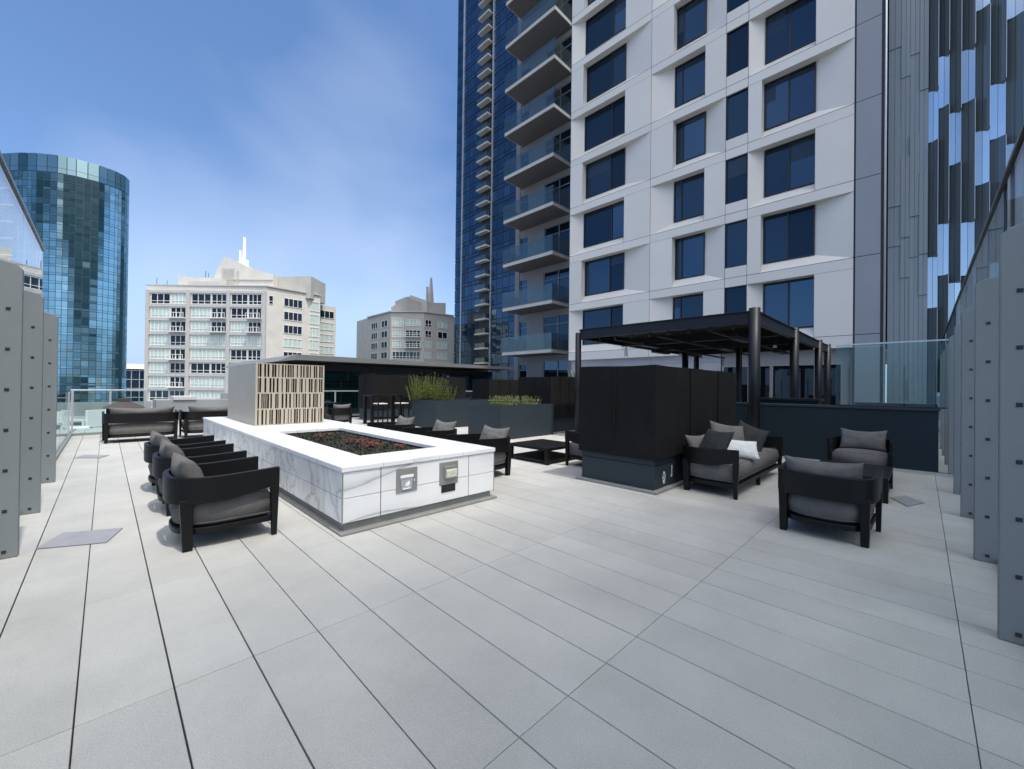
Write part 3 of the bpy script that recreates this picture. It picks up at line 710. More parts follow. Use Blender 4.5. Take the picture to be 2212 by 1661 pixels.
rush("tall yellow green rush clump, middle and highest of the taller planter", 7.98, 12.15, 0.85, 1.02, 60, 0.30, M_leaf, 0.034)
rush("yellow green rush clump leaning out over the left end of the taller planter", 7.66, 12.35, 0.85, 0.92, 48, 0.28, M_leaf, 0.034)
rush("yellow green rush clump right of the highest one in the taller planter", 8.15, 11.75, 0.85, 0.78, 44, 0.24, M_leaf, 0.034)
rush("shorter yellow green rush clump at the right end of the foliage", 8.62, 11.85, 0.85, 0.56, 22, 0.20, M_leaf, 0.034)
rush("low sage plants, left half of the front planter", 7.95, 8.25, 0.83, 0.34, 110, 0.42, M_leaf2, 0.030)
rush("low sage plants, right half of the front planter", 8.75, 8.25, 0.83, 0.32, 110, 0.45, M_leaf2, 0.030)

# ------------------------------------------------------------------ bar table with stools, dining set
bt = thing("bar_table", "tall black bar table left of the yellow green rushes", "table", (7.25, 14.0, 0))
MB().box((-0.62, -0.35, 1.0), (0.62, 0.35, 1.05)).build("tabletop", M_black, bt, bevel=0.004)
for sx in (-1, 1):
    for sy in (-1, 1): MB().box((sx * 0.60, sy * 0.33, 0), (sx * 0.50, sy * 0.23, 0.999)).build("leg", M_black, bt, bevel=0.004)
MB().box((-0.5, -0.3, 0.2), (0.5, -0.26, 0.25)).build("stretcher", M_black, bt)
def stool(label, x, y, rz):
    t = thing("bar_stool", label, "stool", (x, y, 0), rz, "bar stools at the tall table")
    MB().box((-0.2, -0.2, 0.70), (0.2, 0.2, 0.735)).build("seat", M_black, t, bevel=0.004)
    MB().box((-0.19, -0.19, 0.737), (0.19, 0.19, 0.775)).build("seat_pad", M_fablight, t, bevel=0.014)
    for sx in (-1, 1):
        for sy in (-1, 1): MB().box((sx * 0.2, sy * 0.2, 0), (sx * 0.165, sy * 0.165, 0.70 if sy > 0 else 0.98)).build("leg", M_black, t)
    MB().box((-0.164, -0.198, 0.86), (0.164, -0.175, 0.98)).build("backrest", M_black, t)
    MB().box((-0.16, 0.17, 0.25), (0.16, 0.19, 0.28)).build("footrest", M_black, t)
    return t
s0 = stool("black bar stool at the left end of the tall table", 6.85, 13.4, 0)
dup(s0, (7.65, 13.35, 0), R(4), "black bar stool with pale pad, right of the other at the tall table")
dt = thing("dining_table", "dark dining table beyond the screen box, behind glass", "table", (5.2, 15.6, 0))
MB().box((-0.9, -0.45, 0.70), (0.9, 0.45, 0.75)).build("tabletop", M_black, dt, bevel=0.004)
for sx in (-1, 1):
    for sy in (-1, 1): MB().box((sx * 0.86, sy * 0.42, 0), (sx * 0.78, sy * 0.34, 0.699)).build("leg", M_black, dt)
lounge("armchair", "dark armchair with pale cushion beyond the screen box at the dining table", AC, 0.79, 0.80, (4.75, 14.3, 0), 0, "armchairs at the dining table")
lounge("armchair", "armchair right of the other at the dining table, below the pavilion glass", AC, 0.79, 0.80, (5.75, 14.3, 0), 0, "armchairs at the dining table")

# ------------------------------------------------------------------ retaining wall with glass
rw = thing("retaining_wall", "dark blue low wall with a glass screen on top at the right", "wall", (9.87, 1.5, 0))
MB().box((0, -1.70, 0.05), (0.22, 3.4, 1.07)).build("wall_body", M_bluewall, rw, bevel=0.004)
MB().box((-0.02, -1.72, 1.071), (0.26, 3.4, 1.115)).build("coping", M_steelblue, rw, bevel=0.004)
MB().box((-0.05, -1.9, 0), (0.0, 3.4, 0.045)).build("base_strip", M_rail, rw)
MB().box((0.10, -1.80, 1.14), (0.115, -0.55, 2.26)).build("glass_panel", M_railglass, rw)
MB().box((0.10, -0.54, 1.14), (0.115, -0.33, 2.26)).build("glass_panel", M_railglass, rw)
MB().box((0.085, -1.82, 2.261), (0.13, -0.33, 2.285)).build("top_rail", M_rail, rw)
MB().box((0.07, -1.80, 1.116), (0.145, -0.33, 1.139)).build("glass_channel", M_railblk, rw)
MB().box((-0.02, -1.92, 0), (0.18, -1.701, 0.04)).build("end_plate", M_post, rw)
o = thing("counter_ledge", "dark flat counter edge lying behind the glass screen on the blue wall", "counter", (10.8, 0.2, 0))
MB().box((-0.15, -0.4, 1.12), (0.25, 0.75, 1.17)).build("countertop", M_railblk, o)
MB().box((-0.1, -0.35, 0), (0.2, 0.7, 1.119)).build("counter_body", M_pergola, o)
o = thing("counter_ledge", "dark counter edge behind the blue wall under the pergola", "counter", (10.9, 2.1, 0))
MB().box((-0.2, -0.6, 1.17), (0.2, 0.6, 1.22)).build("countertop", M_pergola, o)
MB().box((-0.15, -0.55, 0), (0.15, 0.55, 1.169)).build("counter_body", M_pergola, o)
bn = thing("trash_bin", "slim grey bin between the canvas box and the pergola post", "bin", (9.0, 3.2, 0))
MB().tube((0, 0, 0), (0, 0, 0.98), 0.17, 0.17, 20).build("bin_body", M_pergola, bn, smooth=False)
MB().tube((0, 0, 0.981), (0, 0, 1.01), 0.18, 0.16, 20).build("lid", M_steelblue, bn)

# ------------------------------------------------------------------ pergola
pg = thing("pergola", "black steel pergola with round posts over the terrace", "pergola", (9.5, 2.45, 0))
PH = 3.05
cols = [(0, 0, 0.105), (0, 4.44, 0.085), (3.75, 0, 0.105), (7.4, 0, 0.105), (9.2, 0, 0.105), (5.6, 3.7, 0.11), (8.6, 4.44, 0.11), (5.6, 1.9, 0.09)]
for x, y, r_ in cols:
    MB().tube((x, y, 0), (x, y, PH + (0.04 if x in (0, 3.75, 7.4, 9.2) and y == 0 else -0.1)), r_, r_, 24).build("post", M_pergola, pg, smooth=False)
    for p_ in pg.children[-1].data.polygons: p_.use_smooth = len(p_.vertices) == 4
def ibeam(p0, p1, z0, z1, w, name="beam"):
    b = MB(); p0 = Vector(p0).to_3d(); p1 = Vector(p1).to_3d(); d = (p1 - p0).normalized(); s_ = Vector((-d.y, d.x, 0))
    def bar(hw, za, zb):
        vs = [p0 - s_ * hw, p1 - s_ * hw, p1 + s_ * hw, p0 + s_ * hw]
        b.add([(v.x, v.y, za) for v in vs] + [(v.x, v.y, zb) for v in vs], [(0, 3, 2, 1), (4, 5, 6, 7), (0, 1, 5, 4), (1, 2, 6, 5), (2, 3, 7, 6), (3, 0, 4, 7)])
    bar(w, z1 - 0.02, z1); bar(0.02, z0 + 0.021, z1 - 0.021); bar(w, z0, z0 + 0.02)
    return b.build(name, M_pergola, pg)
ibeam((0, 0.11), (0, 4.355), 2.78, 3.04, 0.06)
ibeam((0.11, 0), (3.64, 0), 2.78, 3.04, 0.06); ibeam((3.86, 0), (7.29, 0), 2.78, 3.04, 0.06); ibeam((7.51, 0), (9.09, 0), 2.78, 3.04, 0.06)
ibeam((0.1, 4.44), (9.2, 4.44), 2.78, 3.04, 0.06)
for x in (2.3, 4.6, 6.9): ibeam((x, 0.065), (x, 4.37), 2.74, 2.98, 0.05, "cross_beam")
lv = MB()
for k in range(64):
    x = 0.1 + k * 0.14; lv.box((x, 0.07, 3.0), (x + 0.135, 4.37, 3.03))
lv.build("roof_louvers", M_pergdark, pg)
for y in (0.9, 2.2, 3.4):
    MB().box((0.3, y, 2.70), (9.0, y + 0.08, 2.738)).build("cable_tray", M_pergdark, pg)
for (x, y) in ((1.2, 0.6), (1.2, 2.9), (3.4, 1.6), (3.4, 3.6), (5.5, 0.7)):
    MB().box((x - 0.5, y - 0.09, 2.55), (x + 0.5, y + 0.09, 2.64)).box((x - 0.3, y - 0.01, 2.641), (x - 0.28, y + 0.01, 2.74)).box((x + 0.28, y - 0.01, 2.641), (x + 0.3, y + 0.01, 2.74)).build("heater", M_pergola, pg, bevel=0.01)
for k in range(8):
    y = 0.4 + k * 0.48; MB().box((0.07, y, 2.70), (0.13, y + 0.05, 2.779)).build("bracket", M_pergola, pg)
def lamp(label, x, y, z, h):
    t = thing("hanging_lamp", label, "lamp", (x, y, z), 0.4, "lamps hanging under the pergola")
    MB().taper((0, 0), 0.07, 0.05, 0.035, 0.03, -h, -0.05).build("shade", M_white, t, bevel=0.01)
    MB().box((-0.012, -0.012, -0.049), (0.012, 0.012, 0.18)).build("rod", M_pergola, t)
    return t
l0 = lamp("white hanging lamp under the pergola, left of the inner posts", 10.4, 5.9, 2.60, 0.30)
lamp("small white hanging lamp above the back of the canvas box", 12.4, 5.2, 2.52, 0.13)
lamp("small white hanging lamp under the pergola beside the third round post", 13.2, 2.9, 2.70, 0.12)
lamp("tiny white lamp farthest back under the pergola", 16.5, 5.3, 2.38, 0.12)

# ------------------------------------------------------------------ white tower
wt = thing("white_tower", "white panelled tower with angled window recesses and black framed windows", "building", (20, 8.5, 0))
FX = 20.0; FLH = 2.93; Z0 = 3.515; REC = 0.42; NF = 8
fc = MB(); jn = MB()
def WL(o): o.location = (-20, -8.5, 0); return o
def window_obj(wl, wr, s_, h, x, mull, thick=0.05):
    f = MB(); t = thick; xa, xb = x - 0.055, x + 0.03
    f.box((xa, wl, s_), (xb, wl - t, h)); f.box((xa, wr + t, s_), (xb, wr, h)); f.box((xa, wl - t, h - t), (xb, wr + t, h)); f.box((xa, wl - t, s_), (xb, wr + t, s_ + t))
    for my in mull: f.box((xa + 0.005, my + 0.03, s_ + t), (xb, my - 0.03, h - t))
    o = WL(f.build("window", M_frame, wt))
    ed = [wl - t] + [m_ for m_ in mull] + [wr + t]
    p = MB()
    for a, b in zip(ed[:-1], ed[1:]):
        tl = rnd.uniform(-0.015, 0.015)
        p.quad((x, a, s_ + t), (x + tl, b, s_ + t), (x + tl, b, h - t), (x, a, h - t), 0, rnd.random() ** 1.4)
    p.build("pane", M_win, o, recalc=False)
    if rnd.random() < 0.28:
        a, b = rnd.choice(list(zip(ed[:-1], ed[1:]))); fr_h = rnd.choice((0.25, 0.4, 0.6)); 
        MB().quad((x - 0.006, a - 0.03, h - t - (h - s_) * fr_h), (x - 0.006, b + 0.03, h - t - (h - s_) * fr_h), (x - 0.006, b + 0.03, h - t), (x - 0.006, a - 0.03, h - t), 0, 0.5).build("blind", M_blind, o, recalc=False)
sc = (FX + REC) / FX
regs = [("A", 15.22, 10.03, 14.17 * sc, 11.56, 14.35, 11.50 * sc), ("B", 10.03, 6.39, 8.76 * sc, 7.33, 8.86, 7.27 * sc), ("D", 5.48, 1.855, 4.82 * sc, 3.06, 4.95, 3.04 * sc)]
for n in range(NF):
    zk = Z0 + FLH * n; H = zk + 2.52; s_ = zk + 0.47; zt_ = zk + FLH
    tn = lambda: rnd.random()
    left_slant = (n % 2 == 0)
    for nm, yl, yr, wl, wr, wl2, wr2 in regs:
        XR = FX + REC
        if left_slant:
            fc.quad((FX, yl, zk), (XR, wl, s_), (XR, wl, H), (FX, yl, H), 0, tn())
            fc.quad((FX, yl, zk), (FX, wr, zk), (XR, wr, s_), (XR, wl, s_), 0, 0.6)
            fc.quad((FX, yl, H), (XR, wl, H), (XR, wr, H), (FX, wr, H), 0, 0.5)
            fc.quad((FX, wr, zk), (FX, wr, H), (XR, wr, H), (XR, wr, s_), 0, 0.5)
            fc.quad((FX, wr, zk), (FX, yr, zk), (FX, yr, H), (FX, wr, H), 0, tn())
            a, b = wl, wr
            jn.box((FX - 0.003, wr - 0.004, zk), (FX + 0.02, wr - 0.008, H))
        else:
            fc.quad((FX, yl, zk), (FX, wl2, zk), (FX, wl2, H), (FX, yl, H), 0, tn())
            fc.quad((FX, wl2, zk), (XR, wl2, s_), (XR, wl2, H), (FX, wl2, H), 0, 0.5)
            fc.quad((FX, wl2, zk), (FX, yr, zk), (XR, wr2, s_), (XR, wl2, s_), 0, 0.6)
            fc.quad((FX, wl2, H), (XR, wl2, H), (XR, wr2, H), (FX, yr, H), 0, 0.5)
            fc.quad((FX, yr, zk), (FX, yr, H), (XR, wr2, H), (XR, wr2, s_), 0, tn())
            a, b = wl2, wr2
        mull = [a + (b - a) * 0.66] if nm == "A" else ([a + (b - a) * 0.5] if nm == "D" else [a + (b - a) * 0.24])
        window_obj(a, b, s_, H, XR, mull)
    # narrow column C
    fc.quad((FX, 6.39, zk), (FX, 5.48, zk), (FX, 5.48, s_), (FX, 6.39, s_), 0, tn())
    fc.quad((FX, 6.39, s_), (FX, 5.48, s_), (FX + 0.1, 5.48, s_), (FX + 0.1, 6.39, s_), 0, 0.5)
    fc.quad((FX, 6.39, s_), (FX + 0.1, 6.39, s_), (FX + 0.1, 6.39, H), (FX, 6.39, H)); fc.quad((FX, 5.48, s_), (FX, 5.48, H), (FX + 0.1, 5.48, H), (FX + 0.1, 5.48, s_)); fc.quad((FX, 6.39, H), (FX + 0.1, 6.39, H), (FX + 0.1, 5.48, H), (FX, 5.48, H))
    window_obj(6.39, 5.48, s_, H, FX + 0.1, [])
    # spandrel band
    for a, b in ((15.22, 10.03), (10.03, 6.39), (6.39, 5.48), (5.48, 1.855)):
        fc.quad((FX, a, H), (FX, b, H), (FX, b, zt_), (FX, a, zt_), 0, tn())
    jn.box((FX - 0.003, 15.22, zt_ - 0.009), (FX + 0.02, 1.855, zt_ + 0.009))
    jn.box((FX - 0.003, 15.22, H - 0.004), (FX - 0.001, 1.855, H + 0.004))
for a, b in ((15.22, 10.03), (10.03, 6.39), (6.39, 5.48), (5.48, 1.855)): fc.quad((FX, a, 3.06), (FX, b, 3.06), (FX, b, Z0), (FX, a, Z0), 0, rnd.random())
jn.box((FX - 0.003, 15.22, Z0 - 0.009), (FX + 0.02, 1.855, Z0 + 0.009))
ZTOP = Z0 + FLH * NF
for y in (10.03, 6.39, 5.48): jn.box((FX - 0.002, y - 0.008, 3.06), (FX + 0.02, y + 0.008, ZTOP))
fc.box((FX + 0.001, 15.22, 3.06), (FX + 0.45, 15.20, ZTOP)); fc.box((FX, 15.2, 3.05), (FX + 3, 1.0, 3.059)); 
WL(fc.build("facade", M_facade, wt, recalc=False)); WL(jn.build("panel_joints", M_joint, wt))
WL(MB().box((FX + 0.46, 15.21, 3.06), (FX + 14, 1.0, ZTOP)).box((FX + 0.46, 15.21, ZTOP), (FX + 14, 1.0, ZTOP + 0.5)).build("tower_core", M_greywall, wt))
cpn = MB()
for n in range(-1, NF):
    zk = Z0 + FLH * n; cpn.box((FX + 0.002, 1.80, zk + 0.012), (FX + 0.3, 1.09, zk + FLH - 0.012), 0, rnd.random())
WL(cpn.build("corner_panel", M_greypanel, wt))
WL(MB().box((FX + 0.05, 1.86, -0.1), (FX + 0.4, 1.0, ZTOP)).build("corner_core", M_joint, wt))
WL(MB().tube((FX - 0.02, 0.97, -0.5), (FX - 0.02, 0.97, ZTOP), 0.035, 0.035, 12).build("downpipe", M_rail, wt, smooth=True))
# ground storey under the white facade
tl = MB()
for k, (a, b) in enumerate(((15.2, 12.6), (12.6, 10.0), (10.0, 8.4), (8.4, 7.5), (7.5, 6.6))):
    for z0_, z1_ in ((2.30, 2.66), (2.67, 3.045), (0.0, 2.29)): tl.box((FX + 0.25, a - 0.006, z0_), (FX + 0.4, b + 0.006, z1_), 0, rnd.random())
WL(tl.build("tile_band", M_tile, wt))
WL(MB().box((FX + 0.42, 15.2, -0.5), (FX + 0.6, 1.86, 3.045)).build("lobby_backing", M_joint, wt))
ld_ = [6.55, 5.45, 4.6, 3.87, 3.05, 2.2]
for a, b in zip(ld_[:-1], ld_[1:]):
    f = MB()
    f.box((FX + 0.25, a, 0), (FX + 0.36, a - 0.09, 2.5)); f.box((FX + 0.25, b + 0.03, 0), (FX + 0.36, b, 2.5)); f.box((FX + 0.25, a - 0.09, 2.42), (FX + 0.36, b + 0.03, 2.5))
    o = WL(f.build("lobby_door", M_greypanel, wt))
    MB().box((FX + 0.31, a - 0.09, 0), (FX + 0.32, b + 0.03, 2.42)).build("pane", M_lobby, o)
WL(MB().box((FX + 0.25, 6.55, 2.501), (FX + 0.41, 1.86, 3.045)).box((FX + 0.25, 2.2, 0), (FX + 0.41, 1.86, 2.5)).build("lobby_lintel", M_greywall, wt))

# ------------------------------------------------------------------ balcony tower
bt_ = thing("balcony_tower", "grey tower with deep glass railed concrete balconies beside the white tower", "building", (24, 20, 0))
def BL(o): o.location = (-24, -20, 0); return o
BX, BF, BY0, BY1 = 24.0, 22.0, 18.25, 23.25
BZ, BS = 3.83, 3.445
BL(MB().box((BX + 0.3, 15.25, -1), (BX + 12, 23.9, 34)).build("tower_core", M_greywall, bt_))
wp = MB()
for n in range(-1, 9):
    z = BZ + BS * n + 0.3
    wp.box((BX, 23.9, z - 0.3), (BX + 0.299, 23.42, z + BS - 0.301), 0); wp.box((BX + 0.05, 22.5, z - 0.3), (BX + 0.299, 20.8, z + BS - 0.301), 0); wp.box((BX + 0.05, 18.3, z - 0.3), (BX + 0.299, 15.3, z + BS - 0.301), 0)
    wp.box((BX + 0.05, 23.42, z + 2.6), (BX + 0.299, 22.5, z + BS - 0.301), 0); wp.box((BX + 0.05, 20.8, z + 2.75), (BX + 0.299, 18.3, z + BS - 0.301), 0)
BL(wp.build("wall_panel", M_greywall, bt_))
for n in range(-1, 8):
    z = BZ + BS * n + 0.3
    for a, b, h in ((23.41, 22.51, 2.6), (20.79, 18.31, 2.75)):
        f = MB(); mids = [a, b] if a > 23 else [a, (a + b) / 2 - 0.15, b]
        for y in mids: f.box((BX + 0.1, y + (0 if y == b else -0.06), z), (BX + 0.2, y + (0.06 if y == b else (0 if y == a else 0.0)), z + h))
        f.box((BX + 0.1, a - 0.06, z + h - 0.07), (BX + 0.2, b + 0.06, z + h)); f.box((BX + 0.11, a - 0.06, z + 2.05), (BX + 0.19, b + 0.06, z + 2.10))
        o = BL(f.build("window", M_greypanel, bt_))
        MB().quad((BX + 0.16, a, z), (BX + 0.16, b, z), (BX + 0.16, b, z + h), (BX + 0.16, a, z + h), 0, rnd.random()).build("pane", M_win, o)
for n in range(0, 9):
    z = BZ + BS * n
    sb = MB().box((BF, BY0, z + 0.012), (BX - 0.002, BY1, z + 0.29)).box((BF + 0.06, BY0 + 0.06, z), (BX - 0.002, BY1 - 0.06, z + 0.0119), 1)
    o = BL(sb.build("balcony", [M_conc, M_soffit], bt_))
    gz0, gz1 = z + 0.25, z + 1.40
    MB().box((BF - 0.02, BY0 - 0.02, gz0), (BF - 0.008, 19.9, gz1)).box((BF - 0.02, 19.92, gz0), (BF - 0.008, 21.6, gz1)).box((BF - 0.02, 21.62, gz0), (BF - 0.008, BY1 + 0.02, gz1)).box((BF - 0.007, BY0 - 0.02, gz0), (BX - 0.05, BY0 - 0.008, gz1)).box((BF - 0.007, BY1 + 0.008, gz0), (BX - 0.05, BY1 + 0.02, gz1)).build("glass_railing", M_balglass, o)
# dark screen and grasses at its foot
covered_box("long dark canvas screen below the lowest balcony beside the pergola", 12.3, 9.6, 16.5, 10.2).scale = (1, 1, 1.06)
def blades(name, label, x, y, z, n, h, sp, mt, grp):
    mb = MB(); tuft(mb, (x, y, z), n, h, sp, 0.035, 0.55, 0, 0.35); return tag(mb.build(name, mt, recalc=False), label, "plant", grp)
for k, (x, y, l) in enumerate(((16.6, 12.1, "strappy grey green plant left below the lowest balcony"), (17.2, 11.9, "strappy grey green plant in the middle below the lowest balcony"), (17.6, 11.6, "strappy grey green plant nearest the pergola's left post"))):
    blades("strappy_plant", l, x, y, 1.55, 70, 0.95, 0.35, M_leaf3, "strappy plants below the balconies")
o = thing("planter_box", "dark planter trough holding the strappy grey green plants", "planter", (17.1, 11.9, 0))
MB().box((-1.2, -0.6, 0), (1.2, 0.6, 1.55)).build("box", M_canvas, o)

# ------------------------------------------------------------------ glass pavilion with flat roof
pv = thing("glass_pavilion", "low dark glass pavilion with a sharp overhanging flat roof", "building", (14, 24, 0))
def PL(o): o.location = (-14, -24, 0); return o
rf = MB()
rf.add([(6.7, 22, 2.62), (22.15, 22, 2.70), (22.15, 36, 2.70), (6.7, 36, 2.62), (6.7, 22, 2.90), (22.15, 22, 2.90), (22.15, 36, 2.90), (6.7, 36, 2.90)], [(4, 5, 6, 7), (0, 1, 5, 4), (1, 2, 6, 5), (2, 3, 7, 6)])
rf.add([(6.7, 22, 2.62), (22.15, 22, 2.70), (22.15, 36, 2.70), (6.7, 36, 2.62), (6.0, 22.6, 2.50), (6.0, 36, 2.50)], [(0, 3, 2, 1)], 1)
rf.add([(6.7, 22, 2.90), (6.7, 22, 2.62), (5.95, 22.3, 2.52), (6.7, 36, 2.90), (5.95, 36, 2.52), (6.7, 36, 2.62)], [(0, 2, 4, 3), (0, 1, 2), (1, 5, 4, 2), (3, 4, 5)], 0)
PL(rf.build("roof", [M_rooftop, M_roofblk], pv, recalc=False))
PL(MB().box((6.9, 24.2, 2.2), (21.8, 34, 2.6)).build("fascia", M_roofblk, pv))
gw = MB(); x = 6.9
while x < 21.7:
    w_ = rnd.choice((0.7, 1.1, 1.1, 1.5)); w_ = min(w_, 21.75 - x)
    for z0_, z1_ in ((0.0, 0.95), (0.98, 1.45), (1.48, 2.19)): gw.quad((x + 0.03, 24.3, z0_), (x + w_ - 0.03, 24.3, z0_), (x + w_ - 0.03, 24.3, z1_), (x + 0.03, 24.3, z1_), 0, rnd.random() ** 2)
    x += w_
PL(gw.build("glass_wall", M_amen, pv, recalc=False))
PL(MB().box((6.9, 24.32, -0.9), (21.75, 34, 2.2)).build("pavilion_core", M_roofblk, pv))
vc = MB(); x = 15.2
while x < 21.7:
    w_ = rnd.choice((0.25, 0.35, 0.5, 0.7)); vc.quad((x + 0.015, 24.1, 0.9), (x + w_ - 0.015, 24.1, 0.9), (x + w_ - 0.015, 24.1, 2.15), (x + 0.015, 24.1, 2.15), 0, rnd.random()); x += w_
PL(vc.build("glazed_screen", M_towerblue, pv, recalc=False))
MB().box((-14, 17.37, -0.9), (26, 48, -0.899)).v

# ------------------------------------------------------------------ curtain-wall towers
def curtain(face_pts, z0, z1, floors, per, tone_fn, jit=0.0, gapf=0.045):
    """panes along a plan polyline; returns (panes MB, mullion MB)"""
    p = MB(); m_ = MB()
    fh = (z1 - z0) / floors
    cells = []
    for (a, b), n in zip(zip(face_pts[:-1], face_pts[1:]), per):
        a = Vector(a); b = Vector(b)
        for i in range(n): cells.append((a.lerp(b, i / n), a.lerp(b, (i + 1) / n)))
    for fi in range(floors):
        za = z0 + fh * fi
        for ci, (a, b) in enumerate(cells):
            d = (b - a); nrm = Vector((d.y, -d.x)).normalized()
            for zz0, zz1, sp in ((za + 0.12, za + fh * 0.28, True), (za + fh * 0.28 + 0.12, za + fh - 0.06, False)):
                t = tone_fn(ci, fi, sp); q0 = a + d * gapf; q1 = b - d * gapf
                j0 = rnd.uniform(-jit, jit); j1 = rnd.uniform(-jit, jit)
                o0, o1 = nrm * j0, nrm * j1
                p.quad((q0.x, q0.y, zz0), (q1.x, q1.y, zz0), (q1.x + o1.x, q1.y + o1.y, zz1), (q0.x + o1.x, q0.y + o1.y, zz1), 0, t)
    return p
def reflection_tone(ci, fi, sp):  # uneven pane reflectance that imitates broad reflections across the tower
    n = noise.noise(Vector((ci * 0.27, fi * 0.05, 1.7))) * 1.3 + 0.45 * noise.noise(Vector((ci * 0.8, fi * 0.09, 8.1)))
    bl = noise.cell(Vector((ci * 0.37 + 11, fi * 0.17, 2.0))); n += 0.38 * (bl if isinstance(bl, float) else 0) - 0.19
    base = 0.47 + 1.0 * n
    base += rnd.choice((-0.2, 0, 0, 0, 0, 0.1, 0.3)) * 0.6
    return max(0.0, min(1.0, base))
plan = [(-44, 286), (-32.3, 276.0), (-27.2, 269.6), (-21.7, 264.4), (-15.6, 260.4), (-10.1, 258.9), (-3.1, 258.9), (2.1, 260.6), (5.4, 263.6), (7.0, 268), (7.0, 276)]
tt = thing("glass_tower", "curved teal glass tower at the far left", "building", (-18, 275, -40))
def TL(o): o.location = (18, -275, 40); return o
def inset(pts, k, c=(-18, 285)): return [(c[0] + (x - c[0]) * k, c[1] + (y - c[1]) * k) for x, y in pts]
TL(MB().prism(inset(plan, 0.994) + [(-10, 300), (-45, 300)], -40, 97.8).build("tower_body", M_mull, tt))
per = [6, 4, 4, 3, 3, 3, 3, 3, 2, 2, 3]
TL(curtain(plan, -40, 90.2, 36, per, reflection_tone, 0.05).build("curtain_wall", M_tower, tt, recalc=False))
TL(curtain(plan, 90.4, 98, 1, [2, 2, 2, 2, 2, 2, 2, 2, 1, 1], lambda c, f, s: (0.30, 0.34, 0.28, 0.36, 0.12, 0.40, 0.52, 0.45, 0.38, 0.48, 0.50, 0.42, 0.40, 0.30, 0.22, 0.18)[c % 16], 0.02).build("crown_band", M_tower, tt, recalc=False))
rc = random.Random(4)
for k in range(9):
    z = 82 - k * 7.0
    a, b = Vector((-31.5, 275.2)), Vector((-28, 270.6))
    TL(MB().prism([(-31.8, 275), (-28.2, 270.2), (-29.4, 269.2), (-33, 273.8)], z, z + 0.5).build("balcony", M_conc, tt))

blu = thing("blue_glass_tower", "tall dark blue glass tower with a column of small balconies", "building", (62, 65, -40))
def UL(o): o.location = (-62, -65, 40); return o
bplan = [(64.5, 80.9), (60.0, 80.4), (60.0, 77.75), (60.0, 71.2), (60.0, 67.3), (60.0, 40.0)]
UL(MB().prism([(60.15, 80.2), (60.15, 40.0), (85, 40), (85, 81), (64.5, 80.7)], -40, 125).build("tower_body", M_mull, blu))
def blue_tone(ci, fi, sp): return max(0, min(1, 0.35 + 0.5 * noise.noise(Vector((ci * 0.3, fi * 0.15, 4))) + rnd.choice((-0.15, 0, 0, 0, 0.12, 0.35)) + (0 if sp else 0.05)))
UL(curtain(bplan, -40, 122, 50, [3, 2, 5, 2, 14], blue_tone, 0.02, 0.025).build("curtain_wall", M_towerblue, blu, recalc=False))
UL(MB().box((59.75, 77.85, -40), (59.99, 77.6, 125)).build("vertical_fin", M_rail, blu)); UL(MB().box((59.7, 67.25, -40), (59.99, 67.1, 125)).build("vertical_fin", M_rail, blu))
rec = MB(); rec.box((59.96, 71.0, -40), (60.0, 67.5, 125)); UL(rec.build("balcony_recess", M_frame, blu))
for k in range(27):
    z = 3.2 + 3.24 * k
    o = UL(MB().box((58.7, 67.6, z), (59.95, 71.2, z + 0.32)).build("balcony", M_conc, blu))
    MB().box((58.7, 67.6, z + 0.33), (58.74, 71.2, z + 1.35)).box((58.74, 67.6, z + 0.33), (59.95, 67.64, z + 1.35)).build("railing", M_balglass, o)

# ------------------------------------------------------------------ apartment blocks
def frame_of(o, d):
    d = Vector((d[0], d[1])).normalized(); n_ = Vector((d.y, -d.x))       # outward normal (towards the camera)
    return lambda u, z, k=0.0: (o[0] + d.x * u + n_.x * k, o[1] + d.y * u + n_.y * k, z)
def bar(mb, fr, u0, u1, z0, z1, k0, k1, mi=0, tone=0.5):
    c = [fr(u, z, k) for k in (k0, k1) for u, z in ((u0, z0), (u1, z0), (u1, z1), (u0, z1))]
    mb.add(c, [(0, 1, 2, 3), (4, 7, 6, 5), (0, 4, 5, 1), (1, 5, 6, 2), (2, 6, 7, 3), (3, 7, 4, 0)], mi, tone)
def apt_window(parent, off, fr, u0, u1, z0, z1, n, mt, white=True, transom=True, railing_=False, rec_=0.0):
    f = MB(); t = 0.10; z0 -= 0.12
    fm = M_wframe if white else M_apt2
    k = 0.10
    bar(f, fr, u0, u1, z0, z0 + t, rec_, k); bar(f, fr, u0, u1, z1 - t, z1, rec_, k)
    for i in range(n + 1):
        u = u0 + (u1 - u0 - t) * i / n; bar(f, fr, u, u + t, z0 + t, z1 - t, rec_, k - 0.01)
    if transom: bar(f, fr, u0 + t, u1 - t, z0 + 0.6, z0 + 0.6 + 0.1, rec_, k - 0.02)
    if railing_:
        bar(f, fr, u0 - 0.1, u1 + 0.1, z0 - 0.15, z0 + 0.02, 0.11, 1.0); bar(f, fr, u0 - 0.1, u1 + 0.1, z0 + 0.95, z0 + 1.05, 0.9, 1.0)
        m_ = int((u1 - u0) / 0.7) + 1
        for i in range(m_ + 1):
            u = u0 - 0.1 + (u1 - u0 + 0.12) * i / m_; bar(f, fr, u, u + 0.08, z0 + 0.02, z0 + 0.95, 0.92, 0.98)
    o = f.build("window", fm, parent); o.location = off
    p = MB()
    for i in range(n):
        a = u0 + (u1 - u0) * i / n; b = u0 + (u1 - u0) * (i + 1) / n
        p.add([fr(a, z0, 0.012), fr(b, z0, 0.012), fr(b, z1, 0.012), fr(a, z1, 0.012)], [(0, 1, 2, 3)], 0, rnd.random())
    p.build("pane", mt, o)
A = (6.03, 116.7); B = (24.05, 98.4); C_ = (35.3, 99.2); D_ = (36.5, 104.0); E_ = (41.06, 104.6)
